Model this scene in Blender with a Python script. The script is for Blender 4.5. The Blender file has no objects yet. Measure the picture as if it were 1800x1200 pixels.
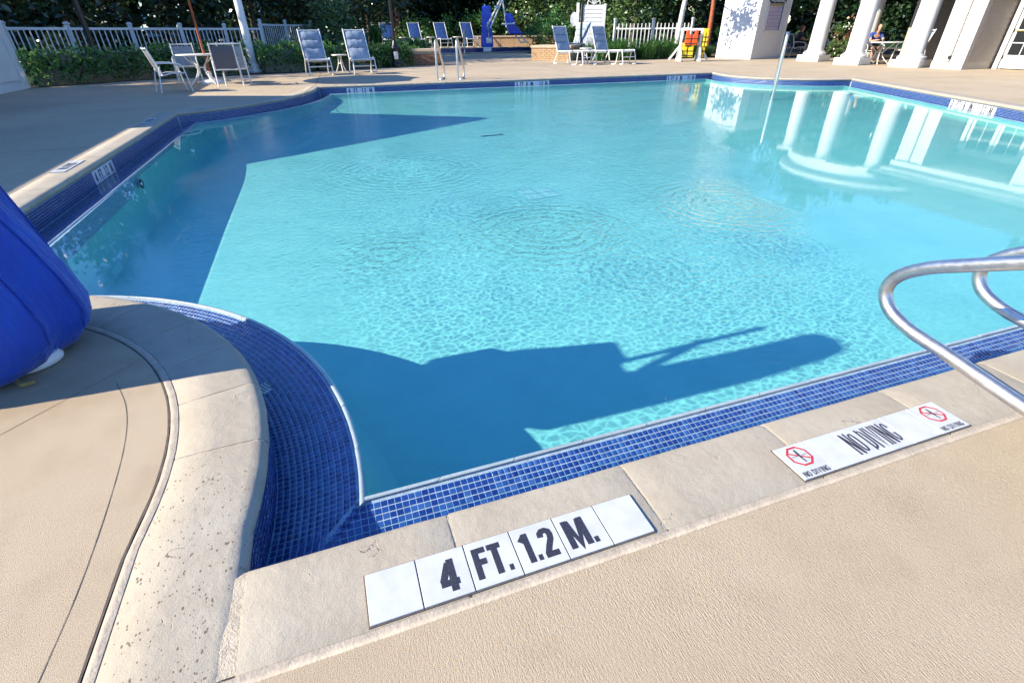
import bpy, bmesh, math, random
import numpy as np
from mathutils import Vector, Matrix
from mathutils.geometry import tessellate_polygon

sc = bpy.context.scene
C = sc.collection
R_ = math.radians
random.seed(7)

# ------------------------------------------------------------------ camera, sky, sun, exposure
YAW, PITCH, ROLL, CAM_H, FPX = R_(19.3), R_(31.99), R_(-0.43), 1.171, 870.2
cam = bpy.data.cameras.new('camera'); cam_o = bpy.data.objects.new('camera', cam); C.objects.link(cam_o)
sc.camera = cam_o
cam.sensor_width = 36; cam.lens = 36 * FPX / 1800; cam.clip_start = .05; cam.clip_end = 3000
def _cd(x, y, z):
    return Vector((x * math.cos(YAW) + y * math.sin(YAW), -x * math.sin(YAW) + y * math.cos(YAW), z))
_r, _u, _f = _cd(1, 0, 0), _cd(0, math.sin(PITCH), math.cos(PITCH)), _cd(0, math.cos(PITCH), -math.sin(PITCH))
_r2 = _r * math.cos(ROLL) + _u * math.sin(ROLL); _u2 = -_r * math.sin(ROLL) + _u * math.cos(ROLL)
_m = Matrix((_r2, _u2, -_f)).transposed().to_4x4(); _m.translation = (0, 0, CAM_H)
cam_o.matrix_world = _m

SUN_EL, SUN_AZ = R_(28.8), R_(-3.0)                 # light travels along +x
world = bpy.data.worlds.new('World'); sc.world = world; world.use_nodes = True
_nt = world.node_tree
_sky = _nt.nodes.new('ShaderNodeTexSky'); _sky.sky_type = 'NISHITA'; _sky.sun_disc = False
_sky.sun_elevation = SUN_EL; _sky.sun_rotation = R_(-87)
_sky.air_density = 1.3; _sky.dust_density = 0.; _sky.ozone_density = 5.0
_tint = _nt.nodes.new('ShaderNodeMix'); _tint.data_type = 'RGBA'; _tint.blend_type = 'MULTIPLY'; _tint.inputs[0].default_value = 1.
_tint.inputs[7].default_value = (.72, .95, 1.30, 1)          # deep clear-day blue
_nt.links.new(_sky.outputs[0], _tint.inputs[6]); _nt.links.new(_tint.outputs[2], _nt.nodes['Background'].inputs[0])
_nt.nodes['Background'].inputs[1].default_value = .106
sun = bpy.data.lights.new('sun', 'SUN'); sun.energy = 5.0; sun.angle = R_(.5); sun.color = (1, .905, .735)
sun_o = bpy.data.objects.new('sun', sun); C.objects.link(sun_o)
_d = Vector((math.cos(SUN_AZ) * math.cos(SUN_EL), math.sin(SUN_AZ) * math.cos(SUN_EL), -math.sin(SUN_EL)))
sun_o.rotation_euler = _d.to_track_quat('-Z', 'Y').to_euler()
sun_o.location = (-20, 5, 15)
sc.view_settings.view_transform = 'Standard'; sc.view_settings.look = 'None'
sc.view_settings.exposure = 1.12; sc.view_settings.gamma = 1; sc.view_settings.use_curve_mapping = False
sc.cycles.use_denoising = True
sc.cycles.use_adaptive_sampling = True; sc.cycles.adaptive_threshold = .03
sc.cycles.max_bounces = 6; sc.cycles.transparent_max_bounces = 12
sc.cycles.caustics_reflective = False; sc.cycles.caustics_refractive = False

# ------------------------------------------------------------------ materials
MATS = {}
class N:
    """small node helper"""
    def __init__(s, name):
        s.m = bpy.data.materials.new(name); s.m.use_nodes = True; s.t = s.m.node_tree
        s.b = s.t.nodes['Principled BSDF']; s.out = s.t.nodes['Material Output']; MATS[name] = s.m
    def new(s, typ, **kw):
        n = s.t.nodes.new(typ)
        for k, v in kw.items(): setattr(n, k, v)
        return n
    def link(s, a, b): s.t.links.new(a, b)
    def val(s, inp, v):
        if hasattr(v, 'is_output'): s.link(v, inp)
        else: inp.default_value = v
    def math(s, op, a, b=0., c=0., clamp=False):
        n = s.new('ShaderNodeMath', operation=op); n.use_clamp = clamp
        s.val(n.inputs[0], a); s.val(n.inputs[1], b); s.val(n.inputs[2], c); return n.outputs[0]
    def pos(s):
        if not hasattr(s, '_p'): s._p = s.new('ShaderNodeNewGeometry').outputs['Position']
        return s._p
    def obj(s):
        return s.new('ShaderNodeTexCoord').outputs['Object']
    def scaled(s, vec, sx, sy, sz, rot=0.):
        n = s.new('ShaderNodeMapping'); s.link(vec, n.inputs[0]); n.inputs[3].default_value = (sx, sy, sz); n.inputs[2].default_value = (0, 0, rot); return n.outputs[0]
    def noise(s, vec, scale, detail=3., rough=.55, dist=0.):
        n = s.new('ShaderNodeTexNoise'); s.link(vec, n.inputs['Vector']); n.inputs['Scale'].default_value = scale
        if getattr(s, 'noise2d', False): n.noise_dimensions = '2D'
        n.inputs['Detail'].default_value = detail; n.inputs['Roughness'].default_value = rough; n.inputs['Distortion'].default_value = dist
        return n.outputs['Fac']
    def ramp(s, fac, stops, interp='LINEAR'):
        n = s.new('ShaderNodeValToRGB'); n.color_ramp.interpolation = interp; s.link(fac, n.inputs[0]); e = n.color_ramp.elements
        while len(e) < len(stops): e.new(.5)
        for i, (p, c) in enumerate(stops):
            e[i].position = p; e[i].color = (*c, 1) if isinstance(c, tuple) else (c, c, c, 1)
        return n.outputs[0]
    def sstep(s, v, a, b):
        n = s.new('ShaderNodeMapRange', interpolation_type='SMOOTHSTEP'); s.val(n.inputs[0], v); n.inputs[1].default_value = a; n.inputs[2].default_value = b; return n.outputs[0]
    def mix(s, fac, a, b, blend='MIX'):
        n = s.new('ShaderNodeMix', data_type='RGBA', blend_type=blend); s.val(n.inputs[0], fac)
        for i, v in ((6, a), (7, b)):
            if isinstance(v, tuple): n.inputs[i].default_value = (*v, 1)
            else: s.link(v, n.inputs[i])
        return n.outputs[2]
    def bump(s, h, strength=.3, dist=.01, normal=None):
        n = s.new('ShaderNodeBump'); s.link(h, n.inputs['Height']); n.inputs['Strength'].default_value = strength; n.inputs['Distance'].default_value = dist
        if normal is not None: s.link(normal, n.inputs['Normal'])
        return n.outputs[0]
    def set(s, col=None, rough=None, metal=None, normal=None, spec=None, **kw):
        b = s.b.inputs
        if col is not None:
            if isinstance(col, tuple): b['Base Color'].default_value = (*col, 1)
            else: s.link(col, b['Base Color'])
        if rough is not None: s.val(b['Roughness'], rough)
        if metal is not None: b['Metallic'].default_value = metal
        if normal is not None: s.link(normal, b['Normal'])
        if spec is not None: b['Specular IOR Level'].default_value = spec
        for k, v in kw.items(): s.val(b[k.replace('_', ' ')], v)
        return s.m

def simple(name, col, rough=.5, metal=0., var=.12, scale=6., bump=0., bscale=60., coat=0.):
    n = N(name); p = n.pos()
    f = n.noise(p, scale, 4)
    lo = tuple(c * (1 - var) for c in col); hi = tuple(min(1, c * (1 + var)) for c in col)
    nm = n.bump(n.noise(p, bscale, 3), bump, .01) if bump else None
    rr = n.math('MULTIPLY_ADD', n.noise(p, scale * 3, 3), rough * .4, rough * .8)
    n.set(col=n.ramp(f, [(.3, lo), (.7, hi)]), rough=rr, metal=metal, normal=nm, Coat_Weight=coat)
    return n.m

# concrete deck: sandy broom finish
n = N('deck_concrete'); p = n.pos()
big = n.noise(p, .7, 5, .6); mid = n.noise(p, 6, 4); fine = n.noise(p, 400, 2, .7)
broom = n.noise(n.scaled(p, 260, 60, 40, R_(14)), 1, 2, .65)
col = n.ramp(big, [(.25, (.42, .33, .222)), (.5, (.485, .39, .268)), (.75, (.535, .44, .315))])
col = n.mix(n.math('MULTIPLY', n.sstep(mid, .45, .8), .35), col, (.35, .26, .17))
stain = n.sstep(n.noise(n.scaled(p, 1.2, .9, 1), 1.0, 4, .7), .60, .78)
col = n.mix(n.math('MULTIPLY', stain, .35), col, (.47, .36, .21))
def spot(cx, cy, r0, r1, sx=1., sy=1.):
    s0 = n.new('ShaderNodeSeparateXYZ'); n.link(p, s0.inputs[0])
    dx = n.math('MULTIPLY', n.math('SUBTRACT', s0.outputs[0], cx), sx); dy = n.math('MULTIPLY', n.math('SUBTRACT', s0.outputs[1], cy), sy)
    rr = n.math('SQRT', n.math('ADD', n.math('MULTIPLY', dx, dx), n.math('MULTIPLY', dy, dy)))
    return n.math('SUBTRACT', 1., n.sstep(n.math('ADD', rr, n.math('MULTIPLY_ADD', n.noise(p, 7, 3), .5, -.25)), r0, r1))
col = n.mix(n.math('MULTIPLY', spot(-1.25, 2.02, .02, .42, .7, 1.3), .38), col, (.26, .165, .085))      # soft brown patch below the lift
col = n.mix(n.math('MULTIPLY', spot(2.6, .25, .1, 1.1, .8, 1.), .40), col, (.50, .36, .17))              # ochre run-off by the rails
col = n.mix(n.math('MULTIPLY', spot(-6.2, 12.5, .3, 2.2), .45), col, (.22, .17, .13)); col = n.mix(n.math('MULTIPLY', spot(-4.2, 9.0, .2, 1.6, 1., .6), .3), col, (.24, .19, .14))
col = n.mix(n.math('MULTIPLY', n.sstep(fine, .38, .68), .50), col, (.245, .18, .12))
sepd = n.new('ShaderNodeSeparateXYZ'); n.link(p, sepd.inputs[0])
hsum = n.math('ADD', n.math('MULTIPLY', fine, .45), n.math('MULTIPLY', n.math('MULTIPLY', broom, n.sstep(sepd.outputs[0], -.7, .6)), n.math('MULTIPLY_ADD', n.noise(p, 1.6, 2), 2.0, -.30, clamp=True)))
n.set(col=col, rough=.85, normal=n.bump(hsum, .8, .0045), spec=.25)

# precast coping: pale cream, stamped cracks, pits
n = N('coping_stone'); p = n.pos()
oi = n.new('ShaderNodeObjectInfo').outputs['Random']
a = n.noise(p, 3.2, 5, .6); g = n.noise(p, 260, 3, .7)
col = n.ramp(a, [(.3, (.35,.302,.232)), (.55, (.41,.362,.284)), (.75, (.465,.418,.335))])
col = n.mix(n.math('MULTIPLY', oi, .35), col, (.40,.33,.24))
col = n.mix(n.math('MULTIPLY', n.sstep(g, .5, .75), .22), col, (.30, .24, .17))
w1 = n.new('ShaderNodeTexVoronoi', feature='DISTANCE_TO_EDGE'); w1.inputs['Scale'].default_value = 7.5
wp = n.new('ShaderNodeVectorMath', operation='ADD'); n.link(p, wp.inputs[0])
nz = n.new('ShaderNodeTexNoise'); n.link(p, nz.inputs['Vector']); nz.inputs['Scale'].default_value = 14; nz.inputs['Detail'].default_value = 4
sv = n.new('ShaderNodeVectorMath', operation='SCALE'); n.link(nz.outputs['Color'], sv.inputs[0]); sv.inputs['Scale'].default_value = .14
n.link(sv.outputs[0], wp.inputs[1]); n.link(wp.outputs[0], w1.inputs['Vector'])
crack = n.math('MULTIPLY', n.math('SUBTRACT', 1., n.sstep(w1.outputs['Distance'], 0., .018)), n.sstep(n.noise(p, 7.5, 3), .60, .68))
pv = n.new('ShaderNodeTexVoronoi'); n.link(n.scaled(p, 1, .62, 1, R_(25)), pv.inputs['Vector']); pv.inputs['Scale'].default_value = 105; pv.inputs['Randomness'].default_value = 1
sepp = n.new('ShaderNodeSeparateXYZ'); n.link(p, sepp.inputs[0])
pitzone = n.math('MULTIPLY', n.math('SUBTRACT', 1., n.sstep(sepp.outputs[0], -.44, -.38)), n.math('SUBTRACT', 1., n.sstep(sepp.outputs[1], 1.35, 1.5)))
pitr = n.math('MULTIPLY_ADD', n.noise(p, 26, 3), 1.1, -.40)
pit = n.math('MULTIPLY', n.math('LESS_THAN', pv.outputs['Distance'], pitr), pitzone)
col = n.mix(n.math('MULTIPLY', crack, .42), col, (.22, .17, .12))
col = n.mix(n.math('MULTIPLY', pit, .85), col, (.12, .09, .06))
hh = n.math('SUBTRACT', n.math('ADD', n.math('MULTIPLY', g, .35), n.math('MULTIPLY', n.noise(p, 28, 4), .9)), n.math('ADD', n.math('MULTIPLY', crack, 1.3), n.math('MULTIPLY', pit, 1.6)))
n.set(col=col, rough=.82, normal=n.bump(hh, .6, .006), spec=.25)

simple('mortar', (.46, .39, .29), .9, var=.2, scale=30, bump=.4, bscale=200)
simple('caulk', (.41, .345, .265), .75, var=.15, scale=20, bump=.3, bscale=90)
simple('dark_joint', (.10, .078, .062), .9, var=.3, scale=40)
simple('grout', (.27, .37, .47), .7, var=.25, scale=40, bump=.2, bscale=150)
n = N('cobalt_tile'); p = n.pos(); gi = n.new('ShaderNodeNewGeometry').outputs['Random Per Island']
oi = n.new('ShaderNodeObjectInfo').outputs['Random']
rr = n.math('FRACT', n.math('ADD', gi, oi))
col = n.ramp(rr, [(0., (.005, .026, .165)), (.5, (.011, .052, .235)), (1., (.032, .105, .31))])
n.set(col=col, rough=.16, Coat_Weight=.5, Coat_Roughness=.05, normal=n.bump(n.noise(p, 90, 3), .25, .004), spec=.6)
n = N('marker_tile'); p = n.pos()
n.set(col=n.ramp(n.noise(p, 14, 5), [(.3, (.47, .48, .49)), (.6, (.55, .565, .57))]), rough=.35, normal=n.bump(n.noise(p, 300, 2), .12, .002))
n = N('wall_marker_tile'); p = n.pos()
n.set(col=n.ramp(n.noise(p, 14, 5), [(.3, (.78, .79, .79)), (.6, (.86, .86, .86))]), rough=.2, Coat_Weight=.4)  # colour raised above the deck tile to brighten wall markers in shade
n = N('marker_ink'); p = n.pos()
n.set(col=n.ramp(n.noise(p, 380, 2), [(.52, (.020, .022, .035)), (.72, (.10, .10, .13))]), rough=.55)
simple('marker_red', (.50, .035, .04), .5, var=.1)
simple('lip_tile', (.34, .41, .43), .25, var=.12, scale=9, bump=.15, bscale=60, coat=.6)
simple('drain_white', (.36, .64, .60), .6, var=.1)
simple('drain_blue', (.19, .45, .52), .6, var=.1)
# plaster
n = N('pool_plaster'); p = n.pos()
a = n.noise(p, 1.9, 6, .68); b2 = n.noise(p, 60, 3)
col = n.ramp(a, [(.28, (.235, .555, .515)), (.72, (.31, .65, .585))])
col = n.mix(n.math('MULTIPLY', n.sstep(b2, .55, .75), .12), col, (.12, .36, .46))
n.set(col=col, rough=.7, normal=n.bump(b2, .2, .004))

# water: clear tinted sheet with ripples; a caustic light pattern is drawn into its colour
n = N('pool_water'); p = n.pos()
sx = n.new('ShaderNodeSeparateXYZ'); n.link(p, sx.inputs[0]); X, Y = sx.outputs[0], sx.outputs[1]
JETS = [(.81, 5.9, 1.25, .60), (1.52, 3.49, 1.1, .48), (3.35, 3.55, 1.1, .52), (.26, 3.45, .40, .34), (5.1, 6.5, .3, .9)]
ring = None; amp = None
n.noise2d = True
wob = n.noise(p, 9, 2)
brk = n.math('MULTIPLY_ADD', n.sstep(n.noise(p, 13, 1), .35, .65), .8, .2)
for (jx, jy, ja, jr) in JETS:
    dx = n.math('SUBTRACT', X, jx); dy = n.math('SUBTRACT', Y, jy)
    r = n.math('SQRT', n.math('ADD', n.math('MULTIPLY', dx, dx), n.math('MULTIPLY', dy, dy)))
    e = n.math('MULTIPLY', n.math('EXPONENT', n.math('MULTIPLY', n.math('MULTIPLY', r, r), -1. / (jr * jr))), ja)
    s_ = n.math('MULTIPLY', n.math('SINE', n.math('ADD', n.math('MULTIPLY', r, 58.), n.math('MULTIPLY', wob, 6.))), e)
    ring = s_ if ring is None else n.math('ADD', ring, s_)
    amp = e if amp is None else n.math('ADD', amp, e)
n1 = n.noise(n.scaled(p, 1, 1.25, 1, R_(20)), 15, 2, .5, .6); n2 = n.noise(p, 36, 2, .5, .4)
calm = n.math('MULTIPLY', n.sstep(n.math('ADD', X, n.math('MULTIPLY', n.noise(p, .6, 1), .8)), -1.3, .2), n.math('SUBTRACT', 1., n.math('MULTIPLY', n.sstep(n.math('ADD', n.math('MULTIPLY_ADD', Y, -.62, X), n.math('MULTIPLY', n.noise(p, .9, 1), .9)), 1.5, 2.2), .99)))
lowv = n.noise(p, .8, 2)
ampl = n.math('MULTIPLY', n.math('ADD', n.math('MULTIPLY_ADD', lowv, .5, .12), n.math('MULTIPLY', amp, 1.1)), n.math('MULTIPLY_ADD', calm, .994, .006))
hgt = n.math('ADD', n.math('MULTIPLY', n.math('ADD', n1, n.math('MULTIPLY', n2, .45)), ampl), n.math('MULTIPLY', n.math('MULTIPLY', n.math('MULTIPLY', ring, calm), brk), 1.15))
nrm = n.bump(hgt, 1.0, .018)
# caustic light web, drawn into the transmission colour
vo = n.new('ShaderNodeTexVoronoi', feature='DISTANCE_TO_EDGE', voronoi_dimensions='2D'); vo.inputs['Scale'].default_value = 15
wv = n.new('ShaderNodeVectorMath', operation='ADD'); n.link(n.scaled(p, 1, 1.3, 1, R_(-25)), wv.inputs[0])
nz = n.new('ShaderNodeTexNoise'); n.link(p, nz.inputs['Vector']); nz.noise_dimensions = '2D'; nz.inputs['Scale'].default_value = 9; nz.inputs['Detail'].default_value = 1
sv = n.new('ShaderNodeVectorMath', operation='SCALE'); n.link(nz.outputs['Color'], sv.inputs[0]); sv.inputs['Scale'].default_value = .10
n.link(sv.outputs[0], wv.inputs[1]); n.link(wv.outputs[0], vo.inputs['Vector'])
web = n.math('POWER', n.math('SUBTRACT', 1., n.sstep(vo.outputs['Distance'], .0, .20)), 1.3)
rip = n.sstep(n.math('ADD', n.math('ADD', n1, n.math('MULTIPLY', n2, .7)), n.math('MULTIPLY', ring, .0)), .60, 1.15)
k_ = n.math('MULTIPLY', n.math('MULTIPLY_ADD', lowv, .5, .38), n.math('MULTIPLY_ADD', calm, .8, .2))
caustic_tint = n.math('MULTIPLY_ADD', n.math('ADD', n.math('MULTIPLY_ADD', web, .95, -.32), n.math('MULTIPLY_ADD', rip, .5, -.25)), k_, .76)
# drawn caustics tint only rays along the sun direction; others get one flat tint
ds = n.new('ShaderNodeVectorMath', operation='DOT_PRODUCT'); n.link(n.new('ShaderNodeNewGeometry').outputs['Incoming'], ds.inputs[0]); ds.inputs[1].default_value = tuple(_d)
near_sun = n.sstep(n.math('ABSOLUTE', ds.outputs['Value']), .985, .998)
tcol = n.mix(near_sun, (.70, .93, .95), n.mix(1., (.84, 1.0, 1.0), n.mix(caustic_tint, (0., 0., 0.), (1., 1., 1.)), 'MULTIPLY'))
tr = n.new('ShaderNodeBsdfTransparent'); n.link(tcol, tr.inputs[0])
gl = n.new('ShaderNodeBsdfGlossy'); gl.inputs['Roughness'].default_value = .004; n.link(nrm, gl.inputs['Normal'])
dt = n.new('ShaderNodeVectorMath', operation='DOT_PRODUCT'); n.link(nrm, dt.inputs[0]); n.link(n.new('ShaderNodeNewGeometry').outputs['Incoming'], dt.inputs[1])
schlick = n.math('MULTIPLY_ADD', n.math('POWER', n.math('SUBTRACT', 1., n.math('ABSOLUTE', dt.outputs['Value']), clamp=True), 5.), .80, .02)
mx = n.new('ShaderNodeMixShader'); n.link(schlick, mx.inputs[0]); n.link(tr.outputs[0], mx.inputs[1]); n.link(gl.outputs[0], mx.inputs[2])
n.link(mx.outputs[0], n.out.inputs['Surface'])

n = N('gutter_water'); p = n.pos()
tr = n.new('ShaderNodeBsdfTransparent'); tr.inputs[0].default_value = (.86, .95, .97, 1)
gl = n.new('ShaderNodeBsdfGlossy'); gl.inputs['Roughness'].default_value = .01
nrm = n.bump(n.noise(p, 12, 2), .35, .01); n.link(nrm, gl.inputs['Normal'])
dt = n.new('ShaderNodeVectorMath', operation='DOT_PRODUCT'); n.link(nrm, dt.inputs[0]); n.link(n.new('ShaderNodeNewGeometry').outputs['Incoming'], dt.inputs[1])
schlick = n.math('MULTIPLY_ADD', n.math('POWER', n.math('SUBTRACT', 1., n.math('ABSOLUTE', dt.outputs['Value']), clamp=True), 5.), .95, .02)
mx = n.new('ShaderNodeMixShader'); n.link(schlick, mx.inputs[0]); n.link(tr.outputs[0], mx.inputs[1]); n.link(gl.outputs[0], mx.inputs[2]); n.link(mx.outputs[0], n.out.inputs['Surface'])

n = N('steel'); p = n.obj()
n.set(col=n.ramp(n.noise(p, 30, 3), [(.3, (.52, .51, .50)), (.7, (.66, .65, .63))]), rough=n.math('MULTIPLY_ADD', n.noise(n.scaled(p, 20, 20, 60), 3, 2), .18, .30), metal=1., normal=n.bump(n.noise(p, 160, 3), .04, .002))
n = N('blue_cover'); p = n.obj()
n.set(col=n.ramp(n.noise(p, 5, 4), [(.3, (.002, .040, .36)), (.7, (.004, .062, .46))]), rough=.62, normal=n.bump(n.math('ADD', n.math('MULTIPLY', n.noise(n.scaled(p, 6, 6, 1.3), 2.2, 3), 1.), n.math('MULTIPLY', n.noise(p, 300, 1), .06)), .8, .05), spec=.4, Sheen_Weight=.15)
simple('blue_plastic', (.012, .055, .50), .35, var=.1)
simple('white_paint', (.66, .66, .65), .4, var=.05, scale=3)
simple('white_metal', (.74, .73, .70), .35, var=.06, scale=9)
simple('white_plastic', (.72, .70, .66), .4, var=.06)
simple('taupe_siding', (.36, .31, .26), .6, var=.06, scale=4)
simple('taupe_trim', (.43, .38, .32), .55, var=.05)
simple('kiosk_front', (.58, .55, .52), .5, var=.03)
simple('black_metal', (.012, .012, .013), .35, var=.2)
simple('orange_wood', (.33, .09, .035), .6, var=.3, scale=12, bump=.3, bscale=30)
simple('sling_blue', (.25, .31, .38), .8, var=.12, scale=14, bump=.5, bscale=18)
simple('sling_navy', (.045, .11, .30), .7, var=.35, scale=9, bump=.5, bscale=18)
simple('sling_grey', (.10, .11, .14), .8, var=.15, scale=40)
n = N('canvas'); p = n.obj()
tl = n.new('ShaderNodeBsdfTranslucent'); tl.inputs[0].default_value = (.70, .66, .58, 1)
n.set(col=n.ramp(n.noise(p, 3, 3), [(.3, (.68, .65, .58)), (.7, (.76, .73, .66))]), rough=.8)
mx = n.new('ShaderNodeMixShader'); mx.inputs[0].default_value = .3; n.link(n.b.outputs[0], mx.inputs[1]); n.link(tl.outputs[0], mx.inputs[2]); n.link(mx.outputs[0], n.out.inputs['Surface'])
simple('roof_shingle', (.10, .10, .11), .8, var=.2, scale=12, bump=.5)
simple('mulch', (.035, .022, .014), .95, var=.5, scale=18, bump=.8, bscale=40)
simple('soil', (.05, .045, .025), .95, var=.4, scale=2, bump=.6, bscale=20)
simple('bark', (.10, .075, .055), .9, var=.35, scale=10, bump=.8, bscale=14)
simple('pale_bark', (.52, .50, .47), .8, var=.3, scale=7, bump=.6, bscale=20)
simple('brick_red', (.26, .115, .055), .8, var=.35, scale=14, bump=.5, bscale=60)
simple('brick_tan', (.46, .30, .165), .8, var=.2, scale=14, bump=.5, bscale=60)
simple('cap_stone', (.50, .38, .26), .8, var=.12, scale=10, bump=.4)
simple('terracotta', (.30, .085, .035), .7, var=.2)
simple('orange_vest', (.75, .085, .01), .6, var=.1)
simple('yellow_vest', (.72, .52, .02), .6, var=.1)
simple('strap_black', (.02, .02, .025), .6)
simple('skin', (.50, .27, .18), .55, var=.06)
simple('hair_dark', (.02, .013, .01), .6, var=.3, scale=40)
simple('hair_ginger', (.16, .065, .025), .6, var=.3, scale=40)
simple('shirt_blue', (.02, .06, .26), .8, var=.15)
simple('shirt_white', (.7, .7, .7), .8)
simple('cloth_black', (.02, .02, .022), .85)
n = N('glass'); n.set(col=(.018, .022, .024), rough=.06, spec=.7, normal=n.bump(n.noise(n.pos(), 3, 2), .05, .02))
simple('brass', (.55, .42, .12), .35, metal=.6)
simple('rubber_black', (.015, .015, .016), .5)
n = N('menu_print'); p = n.obj()
br = n.new('ShaderNodeTexBrick'); n.link(n.scaled(p, 1, 1, 1), br.inputs['Vector'])
cx = n.new('ShaderNodeSeparateXYZ'); n.link(p, cx.inputs[0])
cmb = n.new('ShaderNodeCombineXYZ'); n.link(cx.outputs[0], cmb.inputs[0]); n.link(cx.outputs[2], cmb.inputs[1]); n.link(cmb.outputs[0], br.inputs['Vector'])
br.inputs['Color1'].default_value = (.42, .36, .42, 1); br.inputs['Color2'].default_value = (.36, .31, .38, 1); br.inputs['Mortar'].default_value = (.16, .14, .2, 1)
br.inputs['Scale'].default_value = 5.2; br.inputs['Mortar Size'].default_value = .035; br.inputs['Brick Width'].default_value = 1.3; br.inputs['Row Height'].default_value = .75
n.set(col=br.outputs['Color'], rough=.4)
def leafmat(name, c0, c1, c2, trans=.25, rough=.35):
    n = N(name); gi = n.new('ShaderNodeNewGeometry').outputs['Random Per Island']
    col = n.ramp(gi, [(0., c0), (.6, c1), (1., c2)])
    n.set(col=col, rough=rough, spec=.6)
    tl = n.new('ShaderNodeBsdfTranslucent'); n.link(n.mix(.5, col, tuple(c * 1.2 for c in c2)), tl.inputs[0])
    mx = n.new('ShaderNodeMixShader'); mx.inputs[0].default_value = trans; n.link(n.b.outputs[0], mx.inputs[1]); n.link(tl.outputs[0], mx.inputs[2]); n.link(mx.outputs[0], n.out.inputs['Surface'])
leafmat('leaf_hedge', (.035, .11, .025), (.075, .21, .045), (.16, .33, .085), trans=.35)
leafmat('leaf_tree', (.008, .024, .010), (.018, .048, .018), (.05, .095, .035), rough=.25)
leafmat('leaf_pale', (.04, .09, .025), (.085, .16, .045), (.16, .24, .09), rough=.28)
leafmat('leaf_grass', (.03, .10, .02), (.055, .16, .03), (.11, .23, .06))
leafmat('petal', (.55, .16, .12), (.62, .3, .22), (.6, .45, .3))

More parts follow.
